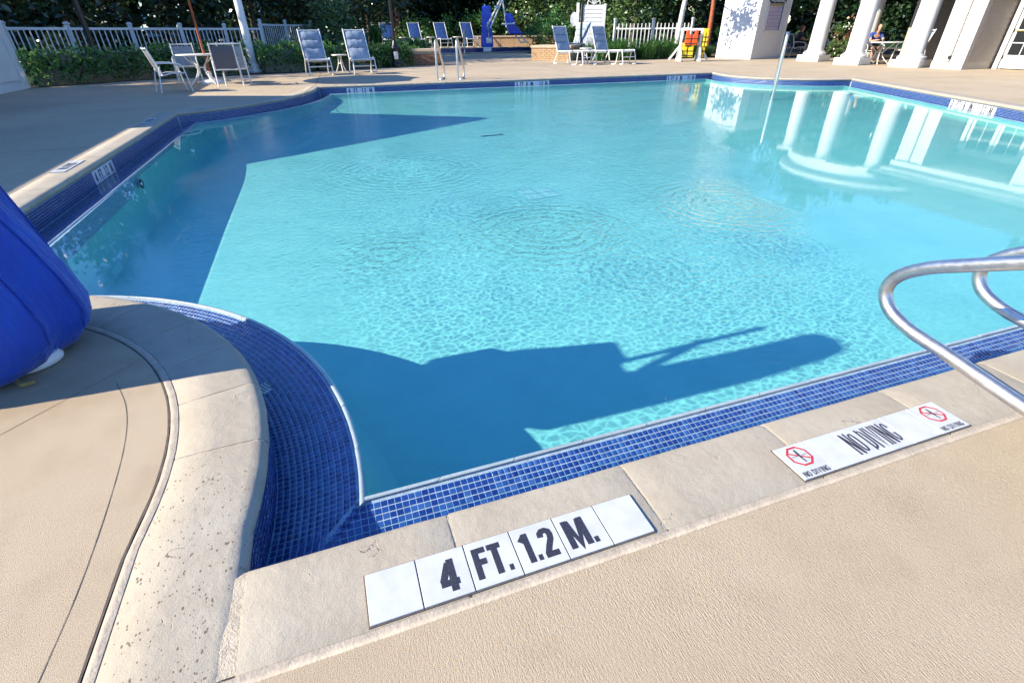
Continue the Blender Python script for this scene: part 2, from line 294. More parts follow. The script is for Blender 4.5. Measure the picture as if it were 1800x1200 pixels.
# ------------------------------------------------------------------ mesh helpers
class MB:
    def __init__(s): s.v = []; s.f = []
    def add(s, verts, faces):
        o = len(s.v); s.v += [tuple(x) for x in verts]; s.f += [tuple(i + o for i in f) for f in faces]; return s
    def box(s, c, d, rz=0., taper=1., rx=0., ry=0.):
        M = Matrix.Translation(Vector(c)) @ Matrix.Rotation(rz, 4, 'Z') @ Matrix.Rotation(ry, 4, 'Y') @ Matrix.Rotation(rx, 4, 'X')
        x, y, z = d[0] / 2, d[1] / 2, d[2] / 2; t = taper
        vs = [(-x, -y, -z), (x, -y, -z), (x, y, -z), (-x, y, -z), (-x * t, -y * t, z), (x * t, -y * t, z), (x * t, y * t, z), (-x * t, y * t, z)]
        return s.add([M @ Vector(q) for q in vs], [(3, 2, 1, 0), (4, 5, 6, 7), (0, 1, 5, 4), (1, 2, 6, 5), (2, 3, 7, 6), (3, 0, 4, 7)])
    def beam(s, a, b, w, h):
        a, b = Vector(a), Vector(b); d = b - a; L = d.length
        q = d.to_track_quat('Y', 'Z').to_matrix().to_4x4(); M = Matrix.Translation((a + b) / 2) @ q
        x, y, z = w / 2, L / 2, h / 2
        vs = [(-x, -y, -z), (x, -y, -z), (x, y, -z), (-x, y, -z), (-x, -y, z), (x, -y, z), (x, y, z), (-x, y, z)]
        return s.add([M @ Vector(p) for p in vs], [(3, 2, 1, 0), (4, 5, 6, 7), (0, 1, 5, 4), (1, 2, 6, 5), (2, 3, 7, 6), (3, 0, 4, 7)])
    def tube(s, pts, r, seg=8, closed=False, r2=None):
        pts = [Vector(p) for p in pts]; k = len(pts); rings = []
        up = None
        for i, p in enumerate(pts):
            if closed: t = (pts[(i + 1) % k] - pts[i - 1])
            else: t = pts[min(i + 1, k - 1)] - pts[max(i - 1, 0)]
            t.normalize()
            if up is None:
                up = Vector((0, 0, 1)) if abs(t.z) < .9 else Vector((1, 0, 0))
            a = (up - t * up.dot(t)); a = a.normalized() if a.length > 1e-6 else t.orthogonal().normalized()
            b = t.cross(a); up = a
            rr = r if r2 is None else r + (r2 - r) * i / (k - 1)
            rings.append([p + a * (rr * math.cos(2 * math.pi * j / seg)) + b * (rr * math.sin(2 * math.pi * j / seg)) for j in range(seg)])
        o = len(s.v)
        for rg in rings: s.v += [tuple(q) for q in rg]
        m = k if closed else k - 1
        for i in range(m):
            for j in range(seg):
                i2 = (i + 1) % k; s.f.append((o + i * seg + j, o + i * seg + (j + 1) % seg, o + i2 * seg + (j + 1) % seg, o + i2 * seg + j))
        if not closed:
            s.f.append(tuple(o + j for j in reversed(range(seg)))); s.f.append(tuple(o + (k - 1) * seg + j for j in range(seg)))
        return s
    def lathe(s, prof, seg=16, c=(0, 0, 0)):
        o = len(s.v)
        for (r, z) in prof:
            for j in range(seg):
                a = 2 * math.pi * j / seg; s.v.append((c[0] + r * math.cos(a), c[1] + r * math.sin(a), c[2] + z))
        for i in range(len(prof) - 1):
            for j in range(seg):
                s.f.append((o + i * seg + j, o + i * seg + (j + 1) % seg, o + (i + 1) * seg + (j + 1) % seg, o + (i + 1) * seg + j))
        s.f.append(tuple(o + j for j in reversed(range(seg)))); s.f.append(tuple(o + (len(prof) - 1) * seg + j for j in range(seg)))
        return s
    def prism(s, poly, z0, z1):
        k = len(poly); o = len(s.v)
        s.v += [(x, y, z0) for x, y in poly] + [(x, y, z1) for x, y in poly]
        s.f.append(tuple(o + i for i in reversed(range(k)))); s.f.append(tuple(o + k + i for i in range(k)))
        for i in range(k): s.f.append((o + i, o + (i + 1) % k, o + k + (i + 1) % k, o + k + i))
        return s
    def loft(s, rings, closed=True, caps=True):
        k = len(rings[0]); o = len(s.v)
        for r in rings: s.v += [tuple(q) for q in r]
        for i in range(len(rings) - 1):
            for j in range(k if closed else k - 1):
                s.f.append((o + i * k + j, o + i * k + (j + 1) % k, o + (i + 1) * k + (j + 1) % k, o + (i + 1) * k + j))
        if caps and closed:
            s.f.append(tuple(o + j for j in reversed(range(k)))); s.f.append(tuple(o + (len(rings) - 1) * k + j for j in range(k)))
        return s
    def mesh(s, name, mat, smooth=False):
        me = bpy.data.meshes.new(name); me.from_pydata(s.v, [], s.f); me.materials.append(MATS[mat])
        if smooth:
            me.polygons.foreach_set('use_smooth', [True] * len(me.polygons))
            try: me.set_sharp_from_angle(angle=R_(smooth if smooth is not True else 40))
            except Exception: pass
        me.update(); return me
    def build(s, name, mat, parent=None, smooth=False, bevel=0.):
        return put(name, s.mesh(name, mat, smooth), parent, bevel=bevel)

def put(name, me, parent=None, loc=None, rz=None, bevel=0.):
    o = bpy.data.objects.new(name, me); C.objects.link(o)
    if parent is not None: o.parent = parent
    if loc is not None: o.location = loc
    if rz is not None: o.rotation_euler = (0, 0, rz)
    if bevel:
        b = o.modifiers.new('bevel', 'BEVEL'); b.width = bevel; b.segments = 2; b.limit_method = 'ANGLE'
    return o
def tag(o, label=None, cat=None, group=None, kind=None):
    if label: o['label'] = label
    if cat: o['category'] = cat
    if group: o['group'] = group
    if kind: o['kind'] = kind
    return o
def thing(name, label, cat, loc=(0, 0, 0), rz=0., group=None, scale=1.):
    o = bpy.data.objects.new(name, None); C.objects.link(o); o.empty_display_size = .2
    o.location = loc; o.rotation_euler = (0, 0, rz); o.scale = (scale,) * 3
    return tag(o, label, cat, group)
def copy_tree(o, parent=None):
    c = o.copy(); C.objects.link(c)
    if parent is not None: c.parent = parent
    for ch in list(o.children): copy_tree(ch, c)
    return c
def dup(o, loc, rz=0., label=None, scale=None):
    c = copy_tree(o); c.location = loc; c.rotation_euler = (0, 0, rz)
    if label: c['label'] = label
    if scale: c.scale = (scale,) * 3
    return c
def npmesh(name, verts, faces, mat, smooth=False):
    me = bpy.data.meshes.new(name); k = faces.shape[1]
    me.vertices.add(len(verts)); me.vertices.foreach_set('co', np.asarray(verts, np.float32).ravel())
    me.loops.add(faces.size); me.loops.foreach_set('vertex_index', faces.ravel().astype(np.int32))
    me.polygons.add(len(faces)); me.polygons.foreach_set('loop_start', np.arange(0, faces.size, k, dtype=np.int32))
    me.update(calc_edges=True); me.materials.append(MATS[mat])
    if smooth: me.polygons.foreach_set('use_smooth', np.ones(len(faces), bool))
    return me
def catmull(pts, k=8):
    P = [Vector(p) for p in pts]; P = [P[0] * 2 - P[1]] + P + [P[-1] * 2 - P[-2]]; out = []
    for i in range(1, len(P) - 2):
        for j in range(k):
            t = j / k; a, b, c, d = P[i - 1:i + 3]
            out.append(.5 * ((2 * b) + (c - a) * t + (2 * a - 5 * b + 4 * c - d) * t * t + (3 * b - a - 3 * c + d) * t ** 3))
    out.append(P[-2]); return out

# ------------------------------------------------------------------ pool outline (coping edge), anticlockwise, seven sides
WATER_Z, FLOOR_Z = -.165, -.655
SC, SR = (-2.2, 1.4), 1.825
def arc(c, r, a0, a1, k): return [(c[0] + r * math.cos(R_(a0 + (a1 - a0) * i / k)), c[1] + r * math.sin(R_(a0 + (a1 - a0) * i / k))) for i in range(k + 1)]
SEAT = arc(SC, SR, 96.3, -9, 40) + [(-.398, .97)]
SIDES_RAW = [
    [(-.398, .97), (9.07, .97)],
    [(9.07, .97), (14.3, 11.66)],
    [tuple(q)[:2] for q in catmull([(14.3, 11.66, 0), (13.5, 11.9, 0), (12.93, 12.25, 0), (12.4, 12.75, 0), (12.1, 13.4, 0), (12.1, 14.3, 0), (12.45, 15.32, 0)])],
    [(12.45, 15.32), (.07, 15.32)],
    [tuple(q)[:2] for q in catmull([(.07, 15.32, 0), (-.05, 14.4, 0), (-.33, 13.53, 0), (-.75, 12.7, 0), (-1.28, 11.96, 0), (-1.85, 11.38, 0), (-2.4, 11.0, 0)])],
    [(-2.4, 11.0), (-2.4, 3.214)],
    SEAT]
class Side:
    def __init__(s, pts):
        s.p = [Vector((x, y)) for x, y in pts]; s.cum = [0.]
        for a, b in zip(s.p, s.p[1:]): s.cum.append(s.cum[-1] + (b - a).length)
        s.L = s.cum[-1]
    def at(s, q):
        """point and tangent at arc length q (extrapolated past the ends)"""
        if q <= 0: t = (s.p[1] - s.p[0]).normalized(); return s.p[0] + t * q, t
        if q >= s.L: t = (s.p[-1] - s.p[-2]).normalized(); return s.p[-1] + t * (q - s.L), t
        import bisect
        i = min(max(bisect.bisect_right(s.cum, q) - 1, 0), len(s.p) - 2)
        d = s.p[i + 1] - s.p[i]; t = (q - s.cum[i]) / d.length
        def vt(j):
            a = s.p[max(j - 1, 0)]; b = s.p[min(j + 1, len(s.p) - 1)]; return (b - a).normalized()
        return s.p[i] + d * t, (vt(i) * (1 - t) + vt(i + 1) * t).normalized()
    def off(s, q, d):
        p, t = s.at(q); return p + Vector((-t.y, t.x)) * d
SIDES = [Side(x) for x in SIDES_RAW]; NS = len(SIDES)
COT = []                                            # cot(alpha/2) at the corner where side i starts
for i in range(NS):
    t0 = SIDES[i - 1].at(SIDES[i - 1].L)[1]; t1 = SIDES[i].at(0)[1]
    turn = math.atan2(t0.x * t1.y - t0.y * t1.x, t0.dot(t1)); COT.append(math.tan(turn / 2))
def side_range(i, d): return d * COT[i], SIDES[i].L - d * COT[(i + 1) % NS]
def outline(d, step=.12):
    out = []
    for i, s in enumerate(SIDES):
        a, b = side_range(i, d); k = max(1, int((b - a) / step)) if len(s.p) > 2 else 1
        for j in range(k): out.append(s.off(a + (b - a) * j / k, d))
    return out
def strip(profile, step=.12):
    """sweep a (d, z) profile round the whole pool as one closed ring"""
    m = MB(); rings = [outline(d, step) for d, z in profile]
    # equal counts: rebuild with a shared parameter
    rings = []
    for d, z in profile:
        r = []
        for i, s in enumerate(SIDES):
            a, b = side_range(i, d); k = max(2, int(s.L / step)) if len(s.p) > 2 else 2
            r += [(*s.off(a + (b - a) * j / k, d), z) for j in range(k)]
        rings.append(r)
    return m.loft(rings, True, False)

# ------------------------------------------------------------------ ground, deck, beds, terrace
COPE_W = .28
def flat(name, outer, holes, z, mat):
    polys = [[Vector((x, y, 0)) for x, y in outer]] + [[Vector((x, y, 0)) for x, y in h] for h in holes]
    tri = tessellate_polygon(polys); vs = [(q.x, q.y, z) for pl in polys for q in pl]
    fs = []
    for t in tri:
        a, b, c = [Vector(vs[i]) for i in t]; fs.append(t if (b - a).cross(c - a).z > 0 else (t[0], t[2], t[1]))
    m = MB(); m.v = vs; m.f = fs
    return tag(m.build(name, mat), kind='structure')
_gh = [(-20, -10), (35, -10), (35, 50), (-20, 50)]
flat('ground', [(-900, -900), (900, -900), (900, 900), (-900, 900)], [_gh], -.03, 'soil')
deck_hole = outline(-COPE_W - .026)
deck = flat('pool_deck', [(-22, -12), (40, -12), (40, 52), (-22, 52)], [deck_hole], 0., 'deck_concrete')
flat('planting_bed', [(-21, 17.3), (-7.3, 17.75), (-4.66, 19.9), (-.38, 21.2), (1.0, 21.95), (4.0, 23.75), (4.3, 30), (4.3, 51), (-21, 51)], [], .012, 'mulch')
flat('planting_bed', [(11.6, 26.0), (12.6, 23.35), (14.6, 23.45), (16.6, 23.65), (19.3, 23.7), (20.8, 24.6), (21.2, 51), (17.5, 51), (11.6, 27.5)], [], .012, 'mulch')
flat('planting_bed', [(21.6, 24.3), (24.3, 20.6), (24.8, 18.0), (39, 18.0), (39, 51), (21.6, 51)], [], .012, 'mulch')
# sealant ring between coping and deck
m = strip([(-COPE_W - .026, -.004), (-COPE_W - .022, .0006), (-COPE_W - .010, .0014), (-COPE_W + .001, .0004), (-COPE_W + .004, -.01)])
m.build('deck_sealant', 'caulk', deck, smooth=60)
# saw-cut joints and cracks in the deck: thin open gaps read as dark lines
def groove(pts, w, name='deck_joint'):
    m = MB(); P = [Vector((x, y)) for x, y in pts]; L = []; Rr = []
    for i, q in enumerate(P):
        t = (P[min(i + 1, len(P) - 1)] - P[max(i - 1, 0)]).normalized(); nn = Vector((-t.y, t.x)) * (w / 2) * (.7 + .6 * random.random())
        L.append((*(q + nn), .0009)); Rr.append((*(q - nn), .0009))
    m.loft([Rr, L], False, False); return m.build(name, 'dark_joint', deck)
seat_in = SR - COPE_W - .033
groove([tuple(SIDES[6].off(-.3 + (SIDES[6].L + .75) * j / 60, -COPE_W - .029)) for j in range(61)], .007)
groove([(-1.40, 1.63), (-1.25, 1.80), (-1.08, 1.99), (-.93, 2.15)], .002)
groove([tuple(q)[:2] for q in catmull([(-.96, 2.02, 0), (-.88, 1.83, 0), (-.83, 1.62, 0), (-.80, 1.35, 0), (-.785, 1.05, 0), (-.79, .80, 0)])], .0020)
groove([(-.22, 11.9), (-.3, 13.4), (.0, 15.76), (.3, 21.3)], .02)
groove([(4.9, 23.9), (9.2, 22.85), (11.8, 22.4)], .025)
groove([(8.9, 22.5), (8.5, 18.8), (8.3, 15.7)], .02)
groove([(13.5, 23.3), (13.2, 16.0)], .02)
groove([(15.2, 11.0), (20.0, 10.4)], .02)
groove([(-2.75, 7.8), (-6.9, 7.8)], .012)
groove([(-2.75, 14.6), (-6.9, 14.9)], .012)
# ---- coping stones
bed = MB(); 
coping = strip([(-COPE_W + .004, -.055), (-COPE_W + .006, -.0008), (-.028, -.003), (-.010, -.0125), (-.006, -.03), (-.03, -.055)]).build('pool_coping', 'mortar')
tag(coping, kind='structure')
PROFILE = [(-COPE_W, -.05), (-COPE_W, -.005), (-COPE_W + .005, .0), (-.16, .001), (-.05, .0), (-.026, -.002), (-.010, -.010), (.0, -.026), (-.002, -.042), (-.012, -.055), (-.04, -.058)]
def stone(i, s0, s1, m0=False, m1=False, wear=.0012):
    s = SIDES[i]; k = max(2, int((s1 - s0) / .05)) if len(s.p) > 2 else 5
    rings = []; g = .004
    rnd = random.Random(int(s0 * 1000) + i * 77)
    dz = rnd.uniform(-.0004, .0004)
    ts = [0, .004 / (s1 - s0)] + [j / k for j in range(1, k)] + [1 - .004 / (s1 - s0), 1]
    for n_, t in enumerate(ts):
        r = []
        for (d, z) in PROFILE:
            a = s0 + g + (d * COT[i] if m0 else 0); b = s1 - g - (d * COT[(i + 1) % NS] if m1 else 0)
            q = s.off(a + (b - a) * t, d + (rnd.uniform(-wear, wear) if d > -.03 else 0))
            drop = .0010 if n_ in (0, len(ts) - 1) and z > -.04 else 0
            r.append((q.x, q.y, z + dz - drop + rnd.uniform(-.0006, .0006)))
        rings.append(r)
    MB().loft(rings, True, True).build('coping_stone', 'coping_stone', coping, smooth=50)
near_j = [0, .53, 1.095, 1.66, 2.225, 2.79]
while near_j[-1] < 9.1: near_j.append(near_j[-1] + .565)
near_j = [x for x in near_j if x < SIDES[0].L - .3] + [SIDES[0].L]
def cut(L, w): k = max(1, round(L / w)); return [L * j / k for j in range(k + 1)]
cuts = [near_j] + [cut(SIDES[i].L, .5) for i in range(1, 6)] + [None]
Ls = SIDES[6].L
cuts[6] = [0, .36, .74, 1.12, 1.5, 1.88, 2.26, 2.62, 2.99, Ls + COPE_W] if Ls > 3.1 else cut(Ls, .38)
for i in range(NS):
    cs = cuts[i]
    for j in range(len(cs) - 1):
        stone(i, cs[j], cs[j + 1], m0=(j == 0 and i != 0), m1=(j == len(cs) - 2 and i != 6))

# ---- gutter: wall under the coping and sloping tiled trough out to the white lip
GW = .265; WALL_D = -.022
gutter = strip([(WALL_D - .001, -.05), (WALL_D - .001, -.2395), (WALL_D, -.2395), (GW, -.1745)], .06).build('pool_gutter', 'grout')
tag(gutter, kind='structure')
TP = .0232
def frustum(w, d, h, e=.0022):
    x, y = w / 2, d / 2
    return [(-x, -y, 0), (x, -y, 0), (x, y, 0), (-x, y, 0), (-x + e, -y + e, h), (x - e, -y + e, h), (x - e, y - e, h), (-x + e, y - e, h)]
TF = [(4, 5, 6, 7), (0, 1, 5, 4), (1, 2, 6, 5), (2, 3, 7, 6), (3, 0, 4, 7)]
tile_me = MB().add(frustum(TP - .0030, TP - .0030, .0012, .0008), TF).mesh('tile', 'cobalt_tile')
cam_p = Vector((0, 0, CAM_H)); fwd = _f
cand = []                                           # (pixel size estimate, matrix)
slope = math.atan2(.065, GW - WALL_D)
rt = random.Random(3)
for i, s in enumerate(SIDES):
    # floor rows
    rows = int((GW - WALL_D) / TP)
    for r_ in range(rows):
        d = WALL_D + (r_ + .5) * TP; z = -.2395 + .065 * (d - WALL_D) / (GW - WALL_D)
        a, b = side_range(i, d)
        curved = len(s.p) > 2
        ratio = 1.
        if curved:                                  # tile length grows with the radius
            q0, q1 = s.off(s.L * .5 - .01, d), s.off(s.L * .5 + .01, d); ratio = (q1 - q0).length / .02
        st = TP / ratio if not curved else TP / ratio
        k = int((b - a) / st)
        o0 = a if i == 0 else (b - k * st)
        if i == 0: o0 = math.ceil(a / TP) * TP
        if i == 6: o0 = b - k * st
        for j in range(k):
            q = o0 + (j + .5) * st; p_, t_ = s.at(q); nn = Vector((-t_.y, t_.x)); c = p_ + nn * d
            cand.append((i, c.x, c.y, z, math.atan2(t_.y, t_.x), 0, slope))
    for r_ in range(7):
        z = -.066 - (r_ + .5) * TP; d = WALL_D
        k = int(s.L / TP)
        for j in range(k):
            q = (j + .5) * TP; p_, t_ = s.at(q); nn = Vector((-t_.y, t_.x)); c = p_ + nn * d
            cand.append((i, c.x, c.y, z, math.atan2(t_.y, t_.x), 1, 0))
Marr = []
for (i, x, y, z, az, wall, sl) in cand:
    M = Matrix.Translation((x, y, z)) @ Matrix.Rotation(az, 4, 'Z')
    M = M @ (Matrix.Rotation(R_(-90), 4, 'X') if wall else Matrix.Rotation(sl, 4, 'X'))
    M = M @ Matrix.Rotation(R_(rt.gauss(0, .55)), 4, 'X') @ Matrix.Rotation(R_(rt.gauss(0, .55)), 4, 'Y')
    v = Vector((x, y, z)) - cam_p; depth = v.dot(fwd)
    vis = depth > .2 and abs(v.dot(_r2) / depth) < 1.02 and abs(v.dot(_u2) / depth) < .68
    nrm = M.to_3x3() @ Vector((0, 0, 1)); facing = nrm.dot((cam_p - Vector((x, y, z))).normalized())
    if i == 0 and (wall or (y - .97) < .07): facing = -1      # hidden under the near coping
    score = facing / (depth * depth) if vis and facing > 0 else -1
    Marr.append((score, M))
order = sorted(range(len(Marr)), key=lambda k: -Marr[k][0])
single = set(k for k in order[:300] if Marr[k][0] > 0)
for k in single:
    o = put('tile', tile_me, gutter); o.matrix_local = Marr[k][1]
rest = [np.array(Marr[k][1]) for k in range(len(Marr)) if k not in single]
A = np.array(rest); fr_ = np.array(frustum(TP - .0030, TP - .0030, .0012, .0008)); fr4 = np.c_[fr_, np.ones(8)]
V = np.einsum('nij,kj->nki', A, fr4)[:, :, :3].reshape(-1, 3)
F = (np.arange(len(A))[:, None, None] * 8 + np.array(TF)[None]).reshape(-1, 4)
tag(put('small_tiles', npmesh('small_tiles', V, F, 'cobalt_tile'), gutter), kind='stuff')
# ---- lip of white nosing tiles
lip = strip([(GW + .004, -.21), (GW + .004, -.17), (GW + .018, -.17), (GW + .018, -.335)], .06).build('pool_lip', 'grout'); tag(lip, kind='structure')
LPROF = [(GW, -.185), (GW + .001, -.165), (GW + .003, -.1625), (GW + .010, -.1618), (GW + .017, -.1632), (GW + .022, -.169), (GW + .0225, -.215)]
for i, s in enumerate(SIDES):
    k = max(1, round(s.L / .3))
    for j in range(k):
        rings = []; cv = 6 if len(s.p) > 2 else 1; lo = random.uniform(-.0012, .0006)
        for n_ in range(cv + 1):
            r = []
            for d, z in LPROF:
                a, b = side_range(i, d); w = (b - a) / k
                q = s.off(a + w * (j + (n_ / cv)) + (.0015 if n_ == 0 else -.0015 if n_ == cv else 0), d); r.append((q.x, q.y, z + lo))
            rings.append(r)
        MB().loft(rings, True, True).build('lip_tile', 'lip_tile', lip, smooth=50)
# ---- basin, water
def floor_z(x, y):
    """deep end near, rising gently to the shallow far and right-hand parts"""
    a = min(1., max(0., (y - 8.0) / 6.8)); b = min(1., max(0., (x - 6.0) / 5.5)); s_ = max(a, b); s_ = s_ * s_ * (3 - 2 * s_)
    return FLOOR_Z + .33 * s_
rings = []
for d, q, dz in ((GW + .017, 0, -.175), (GW + .035, 1, .16), (GW + .046, 1, .09), (GW + .072, 1, .04), (GW + .105, 1, .012), (GW + .16, 1, 0.)):
    r = []
    for i, s in enumerate(SIDES):
        a, b = side_range(i, d); k = max(6, int(s.L / .1))
        for j in range(k):
            v = s.off(a + (b - a) * j / k, d); r.append((v.x, v.y, floor_z(v.x, v.y) + dz if q else dz))
    rings.append(r)
basin = MB().loft(rings, True, False).build('pool_basin', 'pool_plaster', smooth=70); tag(basin, kind='structure')
from mathutils.geometry import delaunay_2d_cdt, intersect_point_tri_2d
bp_ = [Vector(v[:2]) for v in rings[-1]]
def inside(x, y):
    c = False; n_ = len(bp_); j = n_ - 1
    for i in range(n_):
        a, b = bp_[i], bp_[j]
        if (a.y > y) != (b.y > y) and x < (b.x - a.x) * (y - a.y) / (b.y - a.y) + a.x: c = not c
        j = i
    return c
gp = [Vector((x * .6, y * .6)) for x in range(-4, 25) for y in range(2, 26) if inside(x * .6, y * .6)]
res = delaunay_2d_cdt(bp_ + gp, [(i, (i + 1) % len(bp_)) for i in range(len(bp_))], [], 1, 1e-5)
m = MB(); m.v = [(v.x, v.y, floor_z(v.x, v.y)) for v in res[0]]; m.f = [tuple(f) for f in res[2]]
tag(m.build('pool_floor', 'pool_plaster', smooth=70), kind='structure')
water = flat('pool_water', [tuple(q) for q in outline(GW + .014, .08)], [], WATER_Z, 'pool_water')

# ------------------------------------------------------------------ pool fittings
def ring_tube(m, c, r, tr, axis, seg=24):
    pts = []
    for j in range(seg):
        a = 2 * math.pi * j / seg
        pts.append((c[0], c[1] + r * math.cos(a), c[2] + r * math.sin(a)) if axis == 'x' else (c[0] + r * math.cos(a), c[1] + r * math.sin(a), c[2]))
    return m.tube(pts, tr, 8, closed=True)
_ix = -2.4 + GW + .062
t = thing('return_inlet', 'black round water inlet ring on the shaded pool wall under the water', 'inlet', (_ix, 6.83, -.27))
ring_tube(MB(), (0, 0, 0), .042, .010, 'x').build('ring', 'rubber_black', t, smooth=True)
MB().tube([(-.01, 0, 0), (.004, 0, 0)], .038, 16).build('nozzle', 'lip_tile', t, smooth=True)
for (x, y, lab) in ((2.54, 6.15, 'larger white square floor drain nearer the middle of the pool'), (3.11, 10.3, 'smaller looking white square floor drain towards the far side of the pool')):
    t = thing('floor_drain', lab, 'drain', (x, y, floor_z(x, y) + .001), .1, 'pool floor drains')
    for a in (-1, 1):
        for b in (-1, 1): MB().box((a * .118, b * .118, .0), (.215, .215, .004)).build('grate_panel', 'drain_white', t)
    for a in (-1, 0, 1):
        MB().box((a * .236, 0, .0), (.014, .486, .0055)).build('frame_bar', 'drain_blue', t)
        MB().box((0, a * .236, .0), (.486, .014, .0048)).build('frame_bar', 'drain_blue', t)
t = thing('gutter_grate', 'small white slotted grate in the blue tiled gutter beside the curved coping', 'grate', (-.462, 2.125, -.226), R_(-52))
MB().box((0, 0, .004), (.075, .095, .006)).build('plate', 'white_plastic', t, bevel=.002)
for k in range(6): MB().box((0, -.036 + k * .0145, .0078), (.06, .005, .0025)).build('slot', 'rubber_black', t)
m = MB(); m.add([(0, 0, 0), (.012, .004, .002), (.022, 0, .004), (.012, -.006, .001)], [(0, 3, 2, 1)])
lf = m.build('fallen_leaf', 'bark'); lf.location = (.83, 3.62, WATER_Z + .003); lf.scale = (1.6, 1.6, 1)
so_ = lf.modifiers.new('thick', 'SOLIDIFY'); so_.thickness = .001
tag(lf, 'tiny dark leaf floating in the middle of the sunlit pool', 'leaf')

# ------------------------------------------------------------------ depth and no-diving markers
GLYPH = {   # strokes on a box one unit high: (advance width, [polylines])
 '1': (.42, [[(.04, .74), (.26, .93)], [(.27, 0), (.27, 1)]]),
 '2': (.62, [[(.10, .70), (.12, .83), (.22, .90), (.36, .91), (.48, .85), (.51, .73), (.47, .58), (.30, .36), (.13, .10)], [(.03, .09), (.60, .09)]]),
 '3': (.62, [[(.09, .78), (.16, .89), (.30, .91), (.45, .86), (.49, .73), (.44, .60), (.27, .53)], [(.27, .51), (.45, .45), (.51, .30), (.45, .14), (.30, .09), (.16, .11), (.08, .24)]]),
 '4': (.70, [[(.40, .90), (.11, .32)], [(.02, .27), (.68, .27)], [(.47, 0), (.47, 1)]]),
 '6': (.62, [[(.50, .80), (.42, .90), (.29, .91), (.16, .83), (.11, .65), (.11, .35), (.16, .16), (.30, .09), (.45, .15), (.51, .31), (.45, .48), (.30, .54), (.17, .48)]]),
 '8': (.62, [[(.30, .91), (.45, .85), (.48, .72), (.43, .59), (.30, .54), (.17, .59), (.12, .72), (.15, .85), (.29, .91)], [(.30, .51), (.45, .44), (.51, .29), (.45, .14), (.30, .09), (.15, .14), (.09, .29), (.15, .44), (.29, .51)]]),
 'F': (.58, [[(.12, 0), (.12, 1)], [(.2, .91), (.56, .91)], [(.2, .53), (.52, .53)]]),
 'T': (.58, [[(.0, .91), (.58, .91)], [(.29, 0), (.29, .86)]]),
 'M': (.86, [[(.11, 0), (.11, 1)], [(.17, .96), (.43, .10), (.69, .96)], [(.75, 0), (.75, 1)]]),
 'N': (.66, [[(.10, 0), (.10, 1)], [(.13, .95), (.53, .05)], [(.56, 0), (.56, 1)]]),
 'I': (.26, [[(.13, 0), (.13, 1)]]),
 'O': (.66, [[(.33, .91), (.20, .88), (.12, .76), (.11, .5), (.12, .24), (.20, .12), (.33, .09), (.46, .12), (.54, .24), (.55, .5), (.54, .76), (.46, .88), (.34, .91)]]),
 'D': (.64, [[(.11, 0), (.11, 1)], [(.17, .91), (.34, .90), (.47, .82), (.52, .66), (.52, .34), (.47, .18), (.34, .10), (.17, .09)]]),
 'V': (.66, [[(.08, 1), (.33, .06), (.58, 1)]]),
 'G': (.66, [[(.54, .70), (.50, .84), (.40, .91), (.26, .91), (.16, .82), (.11, .66), (.11, .34), (.16, .18), (.28, .09), (.42, .10), (.52, .20), (.54, .44)], [(.34, .42), (.58, .42)]]),
 '.': (.24, [[(.02, .09), (.20, .09)]]), ' ': (.28, [])}
def text_mesh(txt, h, mat, sx=.62, sw=.19):
    m = MB(); x = 0.
    for ch in txt:
        adv, strokes = GLYPH[ch]
        for si, pl in enumerate(strokes):
            P = [Vector(((x + a) * sx, b)) for a, b in pl]; L = []; Rt = []; k = len(P)
            for i in range(k):
                d0 = (P[i] - P[i - 1]).normalized() if i else (P[1] - P[0]).normalized(); d1 = (P[i + 1] - P[i]).normalized() if i < k - 1 else d0
                n0, n1 = Vector((-d0.y, d0.x)), Vector((-d1.y, d1.x)); mt = (n0 + n1); mt = mt.normalized() if mt.length > .05 else n0
                w = sw / 2 * (.62 + .38 * abs(d0.y)) if sx < .6 else sw / 2
                w = w / max(.45, mt.dot(n0))
                L.append(P[i] + mt * w); Rt.append(P[i] - mt * w)
            z = si * .00025
            m.loft([[(*q, z) for q in Rt], [(*q, z) for q in L]], False, False)
        x += adv + .07
    tot = (x - .07) * sx
    m.v = [((a - tot / 2) * h, (b - .5) * h, c) for a, b, c in m.v]
    return m.mesh('lettering', mat)
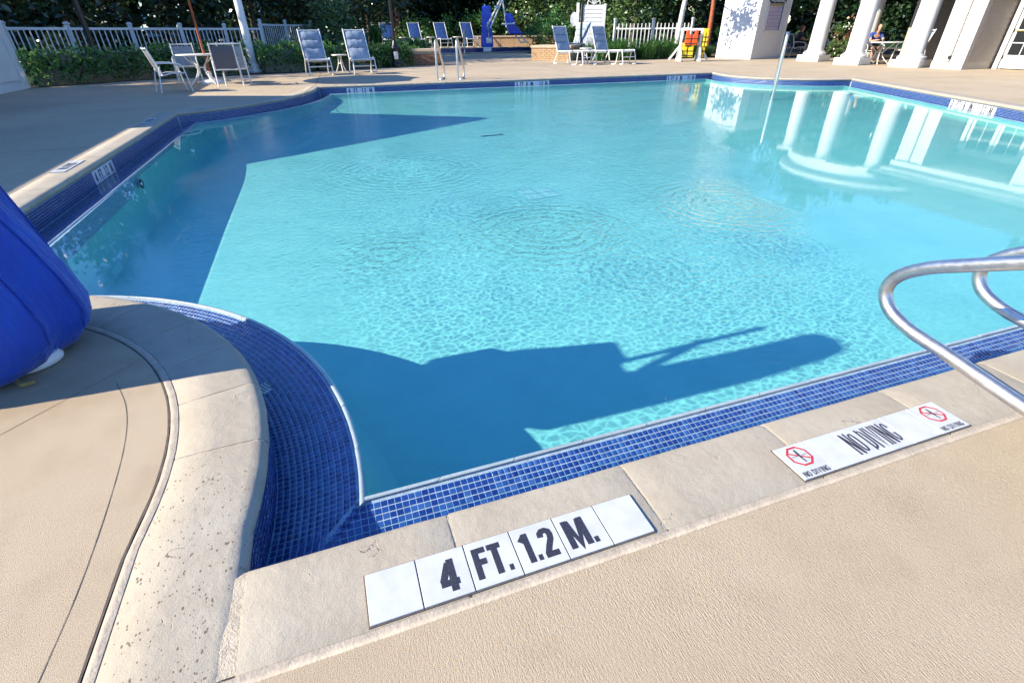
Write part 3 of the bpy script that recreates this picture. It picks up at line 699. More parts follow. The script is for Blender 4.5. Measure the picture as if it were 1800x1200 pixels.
def marker(label, loc, rz, cells, size=.1285, sy=.137, tilt=0., name='depth_marker', group=None):
    """cells: (width in tiles, [(text, height, x, y, width factor, bold)]) lettered along local x"""
    t = thing(name, label, 'sign', loc, 0, group); t.rotation_euler = (tilt, 0, rz); x = 0.
    tot = sum(c[0] for c in cells) * size
    MB().box((tot / 2, sy / 2, -.004), (tot + .004, sy + .004, .0105)).build('mortar_bed', 'dark_joint', t)
    for (w, items) in cells:
        W = w * size
        tl = MB().box((0, 0, 0), (W - .003, sy - .003, .006)).build('tile', 'wall_marker_tile' if tilt else 'marker_tile', t, bevel=.0012); tl.location = (x + W / 2, sy / 2, .003)
        for it in items:
            if it[0] == '@nodive':
                cx_, cy_ = it[2] * size, it[3] * size
                pts = [(.043 * math.cos(R_(22.5 + 45 * q)), .043 * math.sin(R_(22.5 + 45 * q))) for q in range(8)]
                pin = [(q[0] * .83, q[1] * .83) for q in pts]; mm = MB()
                for q in range(8):
                    q2 = (q + 1) % 8; mm.add([(*pts[q], 0), (*pts[q2], 0), (*pin[q2], 0), (*pin[q], 0)], [(0, 1, 2, 3)])
                mm.build('red_octagon', 'marker_red', tl).location = (cx_, cy_, .0037)
                MB().box((0, 0, 0), (.0055, .072, .0002), rz=R_(58)).build('red_bar', 'marker_red', tl).location = (cx_, cy_, .0039)
                f_ = MB(); f_.add([(-.003, .026, 0), (.003, .028, 0), (.0045, .012, 0), (.003, -.01, 0), (.004, -.026, 0), (.0, -.028, 0), (-.003, -.008, 0), (-.004, .01, 0)], [(7, 6, 5, 4, 3, 2, 1, 0)])
                for sg in (-1, 1):
                    for q in range(3): f_.add([(sg * (.008 + q * .007), -.001, 0), (sg * (.0115 + q * .007), .004, 0), (sg * (.015 + q * .007), -.001, 0), (sg * (.0115 + q * .007), .001, 0)], [(3, 2, 1, 0) if sg > 0 else (0, 1, 2, 3)])
                f_.build('diver', 'marker_ink', tl).location = (cx_, cy_, .0042)
            else:
                put('lettering', text_mesh(it[0], it[1] * size, 'marker_ink', it[4], it[5]), tl, (it[2] * size, it[3] * size, .0033))
        x += W
    return t
B_ = .19
marker('white tile depth marker reading 4 FT. 1.2 M. in the near coping', (-.110, .6985, .0015), 0,
       [(1, []), (1, [('4', .70, .08, -.04, .80, .20)]), (1, [('FT.', .70, .0, .0, .70, .19)]), (1, [('1.2', .70, 0, .0, .74, .19)]), (1, [('M.', .70, -.04, .0, .80, .20)]), (.98, [])])
nd = [('@nodive', 0, 0, .13), ('NO DIVING', .16, 0, -.40, .92, .18)]
marker('white no diving marker with two red octagon symbols beside the steel rails', (1.190, .6985, .0015), 0,
       [(.98, nd), (.92, []), (1.75, [('NO DIVING', .74, 0, .0, .40, .085)]), (1.05, []), (1.05, nd)], name='no_diving_marker')
Vt = R_(90)
marker('shaded 4 FT 1.2 M depth marker on the left pool wall', (-2.424, 6.62, -.205), R_(90), [(1, [('4', .75, 0, 0, .75, B_)]), (1.2, [('FT.', .75, 0, 0, .75, B_)]), (1.4, [('1.2', .75, 0, 0, .75, B_)]), (1.2, [('M.', .75, 0, 0, .75, B_)])], size=.14, tilt=Vt)
marker('4 FT 1.2 M depth marker on the far wall below the lounge chairs', (.76, 15.344, -.205), 0, [(1, [('4', .75, 0, 0, .75, B_)]), (1.5, [('FT.', .75, 0, 0, .75, B_)]), (1.4, [('1.2', .75, 0, 0, .75, B_)]), (1.3, [('M.', .75, 0, 0, .75, B_)])], size=.14, tilt=Vt)
c36 = lambda a, b: [(.9, [('3', .75, 0, 0, .75, B_)]), (1.3, [('FT', .75, 0, 0, .75, B_)]), (1., [(a, .75, 0, 0, .75, B_)]), (1.4, [('IN.', .75, 0, 0, .75, B_)]), (.7, []), (1.3, [(b, .75, 0, 0, .75, B_)]), (1.2, [('M.', .75, 0, 0, .75, B_)])]
marker('3 FT 8 IN 1.2 M depth marker in the middle of the far wall', (5.52, 15.344, -.205), 0, c36('8', '1.2'), size=.14, tilt=Vt)
marker('3 FT 6 IN 1.1 M depth marker in shade below the life jacket stand', (10.73, 15.344, -.205), 0, c36('6', '1.1'), size=.142, tilt=Vt)
_q, _t = SIDES[1].at(7.45); _n = Vector((-_t.y, _t.x)); _pp = _q - _n * .024
marker('sunlit 3 FT 6 IN 1.1 M depth marker on the right hand wall', (_pp.x, _pp.y, -.205), math.atan2(-_t.y, -_t.x), c36('6', '1.1'), size=.17, tilt=Vt)
marker('NO DIVING marker in the sunlit part of the left coping', (-2.535, 6.35, .0015), R_(90), [(.6, []), (3.2, [('NO DIVING', .75, 0, 0, .62, .15)]), (.6, [])], name='no_diving_marker')
marker('NO DIVING marker in the shaded far end of the left coping', (-2.535, 9.75, .0015), R_(90), [(.6, []), (3.2, [('NO DIVING', .75, 0, 0, .62, .15)]), (.6, [])], name='no_diving_marker')
# shallow standing water in the gutter
gw = strip([(-.018, -.196), (.170, -.196)], .08)
tag(gw.build('gutter_water', 'gutter_water'), kind='structure')

# ------------------------------------------------------------------ grab rails
def rail(label, loc, rz, path, r=.0245, flange=(), name='grab_rail', group='steel pool rails', closed=False):
    t = thing(name, label, 'handrail', loc, rz, group)
    MB().tube(path, r, 14, closed=closed).build('tube', 'steel', t, smooth=True)
    for f in flange: MB().lathe([(r * 1.1, .02), (r * 2.1, .018), (r * 2.3, .002)][::-1], 16, f).build('flange', 'steel', t, smooth=True)
    return t
near_path = [tuple(q) for q in catmull([(0, .16, -.02), (0, .155, .30), (0, .19, .62), (0, .30, .755), (0, .45, .735), (0, .70, .60), (0, .92, .495), (0, 1.06, .425), (0, 1.145, .355), (0, 1.165, .285), (0, 1.12, .220), (0, 1.02, .180), (0, .88, .160), (0, .66, .125), (0, .45, .092), (0, .26, .062), (0, .17, .05)], 8)]
rail('nearer of two stainless steel grab rails at the right edge', (2.0, .02, 0), 0, near_path, flange=[(0, .16, 0)])
rail('second stainless steel grab rail just behind the nearest one', (2.52, .0, 0), 0, near_path, flange=[(0, .16, 0)])
lad = [tuple(q) for q in catmull([(0, -.02, -.35), (0, -.02, .3), (0, -.01, .82), (0, .05, .98), (0, .17, .95), (0, .50, .56), (0, .70, .33), (0, .74, .2), (0, .72, .05), (0, .62, .03), (0, .35, .03)], 6)]
rail('left one of two steel ladder rails on the far pool edge', (3.33, 15.75, 0), R_(-28), lad, .03, [(0, .35, 0)], 'ladder_rail')
rail('right one of two steel ladder rails on the far pool edge', (3.92, 15.70, 0), R_(-28), lad, .03, [(0, .35, 0)], 'ladder_rail')
stp = [tuple(q) for q in catmull([(0, 0, -.5), (0, 0, .3), (0, .03, .95), (0, .15, 1.10), (0, .32, 1.02), (0, .42, .8), (0, .50, 0.)], 6)]
rail('tall steel handrail standing in the far right shallow water', (10.85, 10.9, 0), R_(-42), stp, .033, [], 'stair_rail')

# ------------------------------------------------------------------ covered pool lift on the round seat
t = thing('pool_lift', 'pool lift hidden under a bright blue fabric cover at the left edge', 'pool lift', (-1.60, 2.40, 0))
K = 72
def cover_ring(rx, ry, z, wr, ph, cx=0., cy=0., drop=0.):
    out = []
    for j in range(K):
        a = 2 * math.pi * j / K
        w = wr * (.55 * math.sin(7 * a + ph) + .3 * math.sin(13 * a + 2 * ph + 1) + .25 * math.sin(4 * a - ph))
        out.append((cx + (rx + w) * math.cos(a), cy + (ry + w) * math.sin(a), z + drop * math.sin(3 * a + 1) + wr * .25 * math.sin(9 * a)))
    return out
prof = [(.30, .27, .035, .020, .2), (.40, .36, .03, .028, .3), (.42, .36, .06, .03, .4), (.465, .39, .11, .036, .5), (.485, .40, .19, .034, .7), (.465, .395, .32, .034, .9), (.425, .385, .46, .034, 1.1), (.37, .375, .62, .032, 1.4), (.32, .365, .78, .028, 1.7), (.28, .33, .88, .018, 2.0), (.24, .25, .94, .012, 2.3), (.08, .1, .96, .004, 2.5)]
MB().loft([cover_ring(a, b, z, w, p * 1.3) for a, b, z, w, p in prof], True, True).build('cover', 'blue_cover', t, smooth=80)
for j_ in (8, 60, 66, 71):
    sm = [Vector(cover_ring(a + .004, b + .004, z, w, p * 1.3)[j_]) for a, b, z, w, p in prof[3:10]]
    MB().tube(catmull(sm, 4), .0035, 6).build('seam', 'blue_cover', t, smooth=True)
MB().loft([cover_ring(a, b, z, .008, z, 0, cy) for a, b, z, cy in ((.17, .19, .70, -.24), (.15, .17, 1.1, -.24), (.14, .155, 1.5, -.22), (.13, .14, 1.82, -.17), (.125, .13, 1.86, -.16), (.10, .10, 1.875, -.16))], True, True).build('mast_cover', 'blue_cover', t, smooth=80)
MB().box((.0, .0, .03), (.46, .42, .05)).build('base_plate', 'white_plastic', t, bevel=.01)
foot = MB().lathe([(.0, 0), (.09, .0), (.11, .012), (.115, .03), (.10, .055), (.05, .07)], 20).build('caster_foot', 'white_plastic', t, smooth=True); foot.location = (.30, -.14, .004); foot.scale = (.85, .55, .8); foot.rotation_euler = (0, 0, R_(40))
MB().tube([(.22, -.20, .02), (.31, -.30, .015), (.35, -.30, .02)], .008, 6).build('lock_lever', 'brass', t)
# arm and folded chair bulging under the cover on the far side of the mast
MB().beam((.0, .03, .98), (.0, .14, 1.74), .05, .045).build('arm_sleeve', 'blue_cover', t, bevel=.015)
MB().beam((.0, -.08, 1.12), (.0, .12, 1.45), .05, .05).build('arm_sleeve', 'blue_cover', t, bevel=.015)
m = MB(); pl = [(-.35, .40), (.385, .40), (.385, .565), (.45, .58), (.45, .615), (.375, .66), (.275, 1.07), (.04, 1.05), (.02, .98), (-.35, .90)]
k = len(pl); m.v = [(-.28, a, b) for a, b in pl] + [(.12, a, b) for a, b in pl]; m.f = [tuple(range(k)), tuple(reversed(range(k, 2 * k)))] + [(i_, i_ + k, (i_ + 1) % k + k, (i_ + 1) % k) for i_ in range(k)]
m.build('seat_cover', 'blue_cover', t, bevel=.012)

# ------------------------------------------------------------------ buildings
def boards(m, x0, x1, y, z0, z1, expo=.155, axis='x', out=-1):
    """lapped siding: every board leans out over the one below"""
    z = z0
    while z < z1 - .02:
        h = min(expo, z1 - z)
        if axis == 'x': vs = [(x0, y, z), (x1, y, z), (x1, y + out * .022, z), (x0, y + out * .022, z), (x0, y, z + h), (x1, y, z + h), (x1, y + out * .004, z + h), (x0, y + out * .004, z + h)]
        else: vs = [(y, x0, z), (y, x1, z), (y + out * .022, x1, z), (y + out * .022, x0, z), (y, x0, z + h), (y, x1, z + h), (y + out * .004, x1, z + h), (y + out * .004, x0, z + h)]
        m.add(vs, [(0, 1, 2, 3), (3, 2, 6, 7), (1, 5, 6, 2), (0, 3, 7, 4), (4, 7, 6, 5), (0, 4, 5, 1)])
        z += h
    return m
# bath house on the left: its gable throws the big shadow on deck and pool
t = thing('bath_house', 'white panelled building wall at the upper left edge', 'building', (-7.12, 0, 0))
MB().box((-4.0, 3.0, 1.2), (7.98, 30, 2.4)).build('wall', 'white_paint', t)
for y0, y1 in ((15.0, 17.72), (12.0, 14.72), (9.0, 11.72), (6.0, 8.72), (3.0, 5.72)):
    yc = (y0 + y1) / 2
    MB().box((.012, yc, 1.2), (.02, y1 - y0 - .02, 2.0)).build('wall_panel', 'white_paint', t, bevel=.008)
for y in (17.86, 14.86, 11.86, 8.86, 5.86, 2.86): MB().box((.03, y, 1.2), (.07, .28, 2.4)).build('corner_board', 'white_paint', t, bevel=.006)
MB().box((.02, 3, .08), (.05, 29.96, .16)).build('skirting', 'white_paint', t)
r = MB(); r.add([(.05, -12.3, 2.28), (.05, 18.3, 2.28), (-4, 18.3, 4.0), (-4, -12.3, 4.0), (-8.4, 18.3, 2.28), (-8.4, -12.3, 2.28), (.05, -12.3, 2.40), (.05, 18.3, 2.40), (-4, 18.3, 4.12), (-4, -12.3, 4.12), (-8.4, 18.3, 2.40), (-8.4, -12.3, 2.40)],
      [(0, 3, 2, 1), (3, 5, 4, 2), (6, 7, 8, 9), (9, 8, 10, 11), (0, 1, 7, 6), (4, 5, 11, 10), (1, 2, 8, 7), (2, 4, 10, 8), (0, 6, 9, 3), (3, 9, 11, 5)])
r.build('roof', 'roof_shingle', t)
g_ = MB(); g_.add([(.0, 9.7, 2.4), (.0, 14.1, 2.4), (.0, 12.2, 5.2), (-4, 9.7, 2.4), (-4, 14.1, 2.4), (-4, 12.2, 5.2)], [(0, 1, 2), (3, 5, 4), (0, 2, 5, 3), (1, 4, 5, 2), (0, 3, 4, 1)])
gb = g_.build('gable', 'white_paint', t)
for a, b in (((.06, 9.6, 2.40), (.06, 12.2, 5.28)), ((.06, 14.2, 2.40), (.06, 12.2, 5.28))): MB().beam(a, b, .16, .14).build('rake_board', 'white_paint', gb)

# pool house with rounded portico on the right
ph = thing('pool_house', 'cream clapboard pool house with pilasters and paned door at the right', 'building', (0, 0, 0))
def wallbox(name, mat, x0, x1, y0, y1, z0, z1, bev=.0): return MB().box(((x0 + x1) / 2, (y0 + y1) / 2, (z0 + z1) / 2), (x1 - x0, y1 - y0, z1 - z0)).build(name, mat, ph, bevel=bev)
wallbox('wall', 'taupe_siding', 21.95, 30, -6, 13.55, 0, 3.0)
wallbox('wall', 'taupe_siding', 23.9, 30, 17.3, 17.5, 0, 3.3)
m = MB(); boards(m, 24.05, 30, 17.3, .2, 3.2, axis='x', out=-1); m.build('siding', 'taupe_siding', ph)['kind'] = 'stuff'
# pilaster blocks that stand forward, sunlit clapboard on their pool side
for (yc, w) in ((13.25, 1.0), (9.3, 1.2), (5.2, 1.2), (1.2, 1.2)):
    wallbox('pilaster', 'taupe_trim', 20.45, 21.96, yc - w / 2, yc + w / 2, 0, 2.75)
    m = MB(); boards(m, 20.62, 21.94, yc - w / 2 - .001, .22, 2.7, axis='x'); m.build('siding', 'taupe_siding', ph)['kind'] = 'stuff'
    m = MB(); boards(m, yc - w / 2 + .10, yc - .05, 20.445, .22, 2.7, axis='y'); boards(m, yc + .03, yc + w / 2 - .1, 20.445, .22, 2.7, axis='y'); m.build('siding', 'white_paint', ph)['kind'] = 'stuff'
    for q in (yc - w / 2 + .05, yc + w / 2 - .05): wallbox('corner_board', 'white_paint', 20.415, 20.45, q - .055, q + .055, 0, 2.75)
    wallbox('skirting', 'white_paint', 20.40, 20.44, yc - w / 2 - .01, yc + w / 2 + .01, 0, .22)
    dp = MB().tube([(20.40, yc - .01, 2.7), (20.40, yc - .01, .30), (20.36, yc - .01, .22)], .035, 10).build('downpipe', 'taupe_trim', ph, smooth=True)
    MB().lathe([(.05, 0), (.055, .05), (.05, .1)], 10, (20.40, yc - .01, .30)).build('collar', 'black_metal', dp)
# door bays between the pilasters
for (y0, y1) in ((9.95, 12.70), (5.85, 8.65), (1.85, 4.55)):
    m = MB(); boards(m, y0, y1, 21.940, .2, 2.6, axis='y'); m.build('siding', 'taupe_siding', ph)['kind'] = 'stuff'
    dw = .92; ym = y1 - .20
    for k in range(2):
        yd1 = ym - k * dw; yd0 = yd1 - dw + .02
        d = wallbox('door', 'white_paint', 21.840, 21.900, yd0, yd1, .03, 2.25, .004)
        for r_ in range(5):
            for c_ in range(2):
                w = (dw - .26) / 2
                z0 = .42 + r_ * .36
                o = MB().box((21.836, yd0 + .11 + w / 2 + c_ * (w + .03), z0 + .165), (.012, w, .33)).build('pane', 'glass', d)
        MB().box((21.800, (yd0 + yd1) / 2, 1.10), (.02, dw - .16, .035)).build('push_bar', 'brass', d, bevel=.005)
        for z in (.35, 1.1, 1.9): MB().box((21.835, yd1 - .012 if k == 0 else yd0 + .012, z), (.015, .03, .10)).build('hinge', 'black_metal', d)
    for q in (y1 - .10, ym - 2 * dw - .06): wallbox('door_trim', 'white_paint', 21.820, 21.940, q - .07, q + .07, 0, 2.4)
    wallbox('door_head', 'white_paint', 21.820, 21.940, ym - 2 * dw - .13, y1 - .03, 2.26, 2.42)
wallbox('frieze', 'white_paint', 20.36, 22.0, -6, 13.85, 2.76, 3.02)
wallbox('cornice', 'white_paint', 20.16, 21.6, -6.2, 14.05, 3.02, 3.16); wallbox('cornice', 'white_paint', 20.0, 21.7, -6.4, 14.2, 3.16, 3.26)
r = MB(); r.add([(19.85, -6.6, 3.262), (19.85, 14.4, 3.262), (25.5, 12.4, 5.6), (25.5, -6.6, 5.6), (31, -6.6, 3.262), (31, 18.5, 3.262), (25.5, 18.5, 5.6), (23, 18.5, 3.262), (23, 14.4, 3.262)], [(0, 1, 2, 3), (3, 2, 6, 5, 4), (1, 8, 7, 6, 2)])
r.build('roof', 'roof_shingle', ph)
# portico entablature: curved beam on the columns
PC = (23.3, 16.75); 
def ringbeam(name, r0, r1, z0, z1, mat, a0=98, a1=262, k=36):
    m = MB(); rings = []
    for j in range(k + 1):
        a = R_(a0 + (a1 - a0) * j / k); c, s_ = math.cos(a), math.sin(a)
        rings.append([(PC[0] + r0 * c, PC[1] + r0 * s_, z0), (PC[0] + r1 * c, PC[1] + r1 * s_, z0), (PC[0] + r1 * c, PC[1] + r1 * s_, z1), (PC[0] + r0 * c, PC[1] + r0 * s_, z1)])
    return m.loft(rings).build(name, mat, ph, smooth=30)
ringbeam('architrave', 2.85, 3.42, 3.30, 3.58, 'white_paint'); ringbeam('frieze', 2.85, 3.36, 3.58, 3.86, 'white_paint'); ringbeam('cornice', 2.6, 3.70, 3.86, 4.0, 'white_paint')
m = MB(); m.lathe([(3.72, 4.0), (2.0, 4.7), (.05, 5.0)], 40, (PC[0], PC[1], 0)); m.build('portico_roof', 'roof_shingle', ph, smooth=30)
def column(label, x, y, h=3.30, r=.315, group='white portico columns', mat='white_paint'):
    t = thing('column', label, 'column', (x, y, 0), R_(14), group)
    MB().box((0, 0, .12), (.96, .96, .24)).build('plinth', mat, t, bevel=.012)
    MB().lathe([(.43, .24), (.455, .275), (.455, .315), (.425, .345), (.385, .36), (.385, .385), (.36, .40)], 32).build('base', mat, t, smooth=35)
    MB().lathe([(.34, .395), (r, .48), (r, 1.2), (r * .96, 2.2), (r * .87, h - .3)], 32).build('shaft', mat, t, smooth=35)
    MB().lathe([(r * .87, h - .3), (r * .95, h - .28), (r * .9, h - .24), (r * 1.12, h - .14), (r * 1.15, h - .12)], 32).build('capital', mat, t, smooth=35)
    MB().box((0, 0, h - .06), (.78, .78, .12)).build('abacus', mat, t, bevel=.01)
    return t
column('leftmost white round portico column beside the menu kiosk', 20.78, 19.12)
column('middle white round portico column in front of the seated man', 20.02, 16.55)
column('rightmost white round portico column against the clapboard wall', 20.43, 14.55)
column('shaded portico column behind the leftmost and middle columns', 23.15, 18.75, r=.28)
wallbox('pilaster', 'taupe_trim', 23.8, 24.1, 17.2, 17.52, 0, 3.32)

# menu kiosk
kx = thing('menu_kiosk', 'white box kiosk with a framed menu board on its shaded front', 'kiosk', (19.44, 21.50, 0), R_(9))
MB().box((1.03, 1.02, 1.33), (2.06, 2.04, 2.66)).build('body', 'white_paint', kx, bevel=.01)
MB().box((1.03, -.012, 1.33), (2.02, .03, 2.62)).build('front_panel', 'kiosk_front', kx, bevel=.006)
for x in (.03, 2.03): MB().box((x, -.03, 1.33), (.07, .05, 2.66)).build('corner_trim', 'white_paint', kx, bevel=.004)
MB().box((-.02, 1.55, 1.33), (.04, .05, 2.62)).build('corner_trim', 'white_paint', kx)
MB().box((1.03, 1.0, 2.72), (2.3, 2.3, .12)).build('roof', 'white_paint', kx, bevel=.02)
mb_ = MB().box((1.02, -.045, 1.68), (1.02, .035, 1.06)).build('menu_board', 'menu_print', kx)
MB().box((1.50, -.064, 1.66), (.09, .006, 1.0)).build('edge_stripe', 'sling_navy', mb_); MB().box((.98, -.064, 2.12), (.9, .006, .07)).build('yellow_band', 'brass', mb_)
for (a, b, c, d) in ((.49, 1.68, .05, 1.14), (1.55, 1.68, .05, 1.14), (1.02, 1.13, 1.1, .05)): MB().box((a, -.05, b), (c, .06, d)).build('frame', 'kiosk_front', mb_)
hd = MB().box((1.06, -.05, 2.28), (1.12, .04, .18)).build('header', 'black_metal', kx)
sq = [(-.48 + i * .0335, .045 * math.sin(i * 1.35) + .02 * math.sin(i * .7)) for i in range(29)]
m = MB(); m.tube([(1.04 + a, -.075, 2.285 + b) for a, b in sq], .014, 5); m.build('script_lettering', 'white_paint', hd)

# ------------------------------------------------------------------ furniture
def sling(m, path, w, th=.018, sag=.02, k=10, x0=0.):
    rings = []
    for (y, z) in path:
        top = []; bot = []
        for j in range(k + 1):
            u = -1 + 2 * j / k; s_ = sag * (1 - u * u)
            top.append((x0 + u * w / 2, y, z - s_)); bot.append((x0 + u * w / 2, y + th * .3, z - s_ - th))
        rings.append(top + bot[::-1])
    return m.loft(rings)
def lounger(label, loc, rz, seat_len=.55, fabric='sling_blue', group='lounge chairs', scale=1., rec=.42, pad=True):
    """high-backed sling lounger facing local -y"""
    t = thing('lounge_chair', label, 'lounge chair', loc, rz, group, scale)
    w = .62; yb, zb = .30, .40; yt, zt = .30 + rec, 1.12; yf = yb - seat_len
    sp = [(yf, .43), (yf + .06, .445), (yf + .15, .425), (yb - .2, .40), (yb, .385)]
    sling(MB(), sp, w - .05, .05 if pad else .02).build('seat', fabric, t, smooth=60)
    cuts_ = [0, .40, .70, 1.0] if pad else [0, 1.0]
    for a, b in zip(cuts_, cuts_[1:]):
        rings = []
        for q in range(7):
            f = a + (b - a) * (q / 6); bul = .045 * math.sin(math.pi * (q / 6)) ** .5 if pad else .012
            y, z = yb + (yt - yb) * f, zb + (zt - zb) * f
            nx = Vector((0, -(zt - zb), yt - yb)).normalized(); fr, bk = [], []
            for j in range(9):
                u = -1 + j / 4; e = (1 - u ** 4)
                wob_ = .012 * math.sin(9 * u + 13 * f) * e if pad else 0
                off = bul * e + wob_
                fr.append((u * (w - .06) / 2, y + nx.y * off, z + nx.z * off)); bk.append((u * (w - .06) / 2, y - nx.y * .015, z - nx.z * .015))
            rings.append(fr + bk[::-1])
        MB().loft(rings).build('headrest' if b == 1. and pad else 'backrest', fabric, t, smooth=60)
    r = .018
    for sx in (-1, 1):
        x = sx * w / 2
        MB().tube(catmull([(x, yf - .02, .40), (x, yf, .435), (x, yf + .12, .43), (x, yb - .1, .40), (x, yb, .39), (x, yb + .06, .48), (x, yt, zt), (x, yt + .01, zt + .03)], 4), r, 8).build('side_rail', 'white_metal', t, smooth=True)
        for (ya, yc2, fw) in ((yf + .02, yf - .10, -1), (yb - .05, yb + .16, 1)):
            MB().tube(catmull([(x, ya, .42), (x + sx * .01, ya + fw * .05, .34), (x + sx * .02, yc2, .05), (x + sx * .02, yc2 - fw * .03, .02), (x + sx * .02, yc2 - fw * .14, .02)], 4), r, 8).build('leg', 'white_metal', t, smooth=True)
    for (y, z) in ((yf - .02, .40), (yb, .37), (yt + .01, zt + .02)): MB().tube([(-w / 2, y, z), (w / 2, y, z)], r, 8).build('cross_bar', 'white_metal', t, smooth=True)
    MB().tube([(-w / 2, yf - .06, .23), (w / 2, yf - .06, .23)], r * .8, 8).build('cross_bar', 'white_metal', t, smooth=True)
    return t
def chaise(label, loc, rz, fabric='sling_blue', scale=1.):
    t = lounger(label, loc, rz, seat_len=1.22, fabric=fabric, scale=scale, rec=.32); r = .018; w = .62
    for sx in (-1, 1):
        x = sx * (w / 2 + .03)
        for y0 in (-.55,):
            MB().tube(catmull([(x, y0 + .22, .40), (x, y0 + .15, .12), (x, y0 + .10, .02), (x, y0 - .12, .02), (x, y0 - .17, .1), (x, y0 - .22, .40)], 5), r, 8).build('leg_loop', 'white_metal', t, smooth=True)
    return t
lounger('left one of two grey blue lounge chairs before the hedge', (.22, 19.75, 0), R_(8), scale=1.1)
lounger('right one of two grey blue lounge chairs beside the lamp post', (1.62, 19.55, 0), R_(6), scale=1.1)
def side_table(label, loc, scale=1., group='small white side tables'):
    t = thing('side_table', label, 'table', loc, R_(20), group, scale)
    MB().lathe([(.20, .46), (.235, .465), (.245, .48), (.24, .495), (.1, .50)], 24).build('table_top', 'white_plastic', t, smooth=30)
    for k in range(3):
        a = 2.1 * k + .3; MB().tube(catmull([(.05 * math.cos(a), .05 * math.sin(a), .46), (.07 * math.cos(a), .07 * math.sin(a), .25), (.17 * math.cos(a), .17 * math.sin(a), .02)], 4), .016, 8).build('leg', 'white_metal', t, smooth=True)
    MB().lathe([(.06, .235), (.075, .25), (.06, .265)], 14).build('brace', 'white_metal', t)
    return t
side_table('small white side table between the two grey blue lounge chairs', (.98, 20.75, 0), 1.1)
# dining set under the umbrella
def armchair(label, loc, rz, fabric='sling_grey', scale=1.):
    t = thing('armchair', label, 'chair', loc, rz, 'white framed sling armchairs', scale)
    w = .56; r = .016
    sling(MB(), [(-.26, .45), (-.2, .455), (0, .44), (.2, .41)], w - .04, .02, .03).build('seat', fabric, t, smooth=60)
    sling(MB(), [(.2, .43), (.24, .55), (.30, .75), (.36, .93)], w - .04, .02, .0).build('backrest', fabric, t, smooth=60)
    for sx in (-1, 1):
        x = sx * w / 2
        MB().tube(catmull([(x, -.28, .43), (x, 0, .435), (x, .19, .40), (x, .24, .55), (x, .37, .96), (x, .39, 1.0)], 4), r, 8).build('side_rail', 'white_metal', t, smooth=True)
        MB().tube(catmull([(x * 1.08, .27, .66), (x * 1.1, .05, .66), (x * 1.1, -.18, .64), (x * 1.1, -.28, .58), (x * 1.1, -.31, .42), (x * 1.12, -.36, 0)], 5), r, 8).build('arm', 'white_metal', t, smooth=True)
        MB().tube([(x * 1.06, .22, .60), (x * 1.08, .30, .3), (x * 1.1, .36, 0)], r, 8).build('leg', 'white_metal', t, smooth=True)
        MB().tube([(x * 1.1, -.30, .44), (x, -.26, .43)], r * .9, 6).build('leg_joint', 'white_metal', t)
    for (y, z) in ((-.28, .43), (.2, .39), (.385, .98)): MB().tube([(-w / 2, y, z), (w / 2, y, z)], r, 8).build('cross_bar', 'white_metal', t, smooth=True)
    return t
def dining_table(label, loc, d=1.05, h=.72):
    t = thing('dining_table', label, 'table', loc, 0, 'round white dining tables')
    MB().lathe([(d / 2 - .03, h - .035), (d / 2, h - .03), (d / 2 + .005, h - .015), (d / 2 - .01, h), (.03, h + .002)], 36).build('table_top', 'white_plastic', t, smooth=30)
    for k in range(4):
        a = R_(45 + 90 * k); c, s_ = math.cos(a), math.sin(a)
        MB().tube(catmull([(.40 * c, .40 * s_, h - .04), (.34 * c, .34 * s_, h - .12), (.12 * c, .12 * s_, .40), (.20 * c, .20 * s_, .2), (.42 * c, .42 * s_, .01)], 5), .017, 8).build('leg', 'white_metal', t, smooth=True)
    ring_tube(MB(), (0, 0, .40), .12, .014, 'z', 20).build('ring', 'white_metal', t, smooth=True)
    return t
dining_table('round white dining table under the umbrella at left', (-2.86, 17.45, 0))
armchair('white framed armchair left of the dining table, standing in shade', (-3.22, 15.3, 0), R_(112), scale=.92)
armchair('white framed armchair behind the dining table facing the pool', (-3.35, 18.3, 0), R_(8), scale=.95, fabric='sling_blue')
armchair('nearer of two white armchairs nested right of the dining table', (-2.12, 16.55, 0), R_(188), scale=.98)
armchair('rear one of two white armchairs nested right of the dining table', (-1.95, 16.75, 0), R_(186), scale=.98, fabric='sling_blue')
um = thing('umbrella', 'cream umbrella on an orange wooden pole through the dining table', 'umbrella', (-2.70, 17.48, 0))
MB().tube([(0, 0, .05), (0, 0, 2.85)], .030, 12).build('pole', 'orange_wood', um, smooth=True)
MB().lathe([(.30, 0), (.30, .05), (.26, .08), (.05, .10), (.045, .3)], 20).build('base', 'white_metal', um, smooth=30)
can = MB(); kk = 8; rr_ = 1.72
for j in range(kk):
    a0, a1 = 2 * math.pi * j / kk, 2 * math.pi * (j + 1) / kk; rows_ = []
    for q in range(6):
        f = q / 5; R0 = .03 + (rr_ - .03) * f; z = 2.80 - .55 * f - .05 * math.sin(math.pi * f)
        row = []
        for i_ in range(5):
            g0 = i_ / 4; p0 = Vector((math.cos(a0), math.sin(a0))) * R0; p1 = Vector((math.cos(a1), math.sin(a1))) * R0
            pp = p0.lerp(p1, g0); row.append((pp.x, pp.y, z - .06 * f * math.sin(math.pi * g0)))
        rows_.append(row)
    can.loft(rows_, False, False)
co_ = can.build('canopy', 'canvas', um); so_ = co_.modifiers.new('thick', 'SOLIDIFY'); so_.thickness = .006
for j in range(kk):
    a = 2 * math.pi * j / kk; MB().tube([(.03 * math.cos(a), .03 * math.sin(a), 2.74), (1.66 * math.cos(a), 1.66 * math.sin(a), 2.23)], .010, 6).build('rib', 'orange_wood', um)
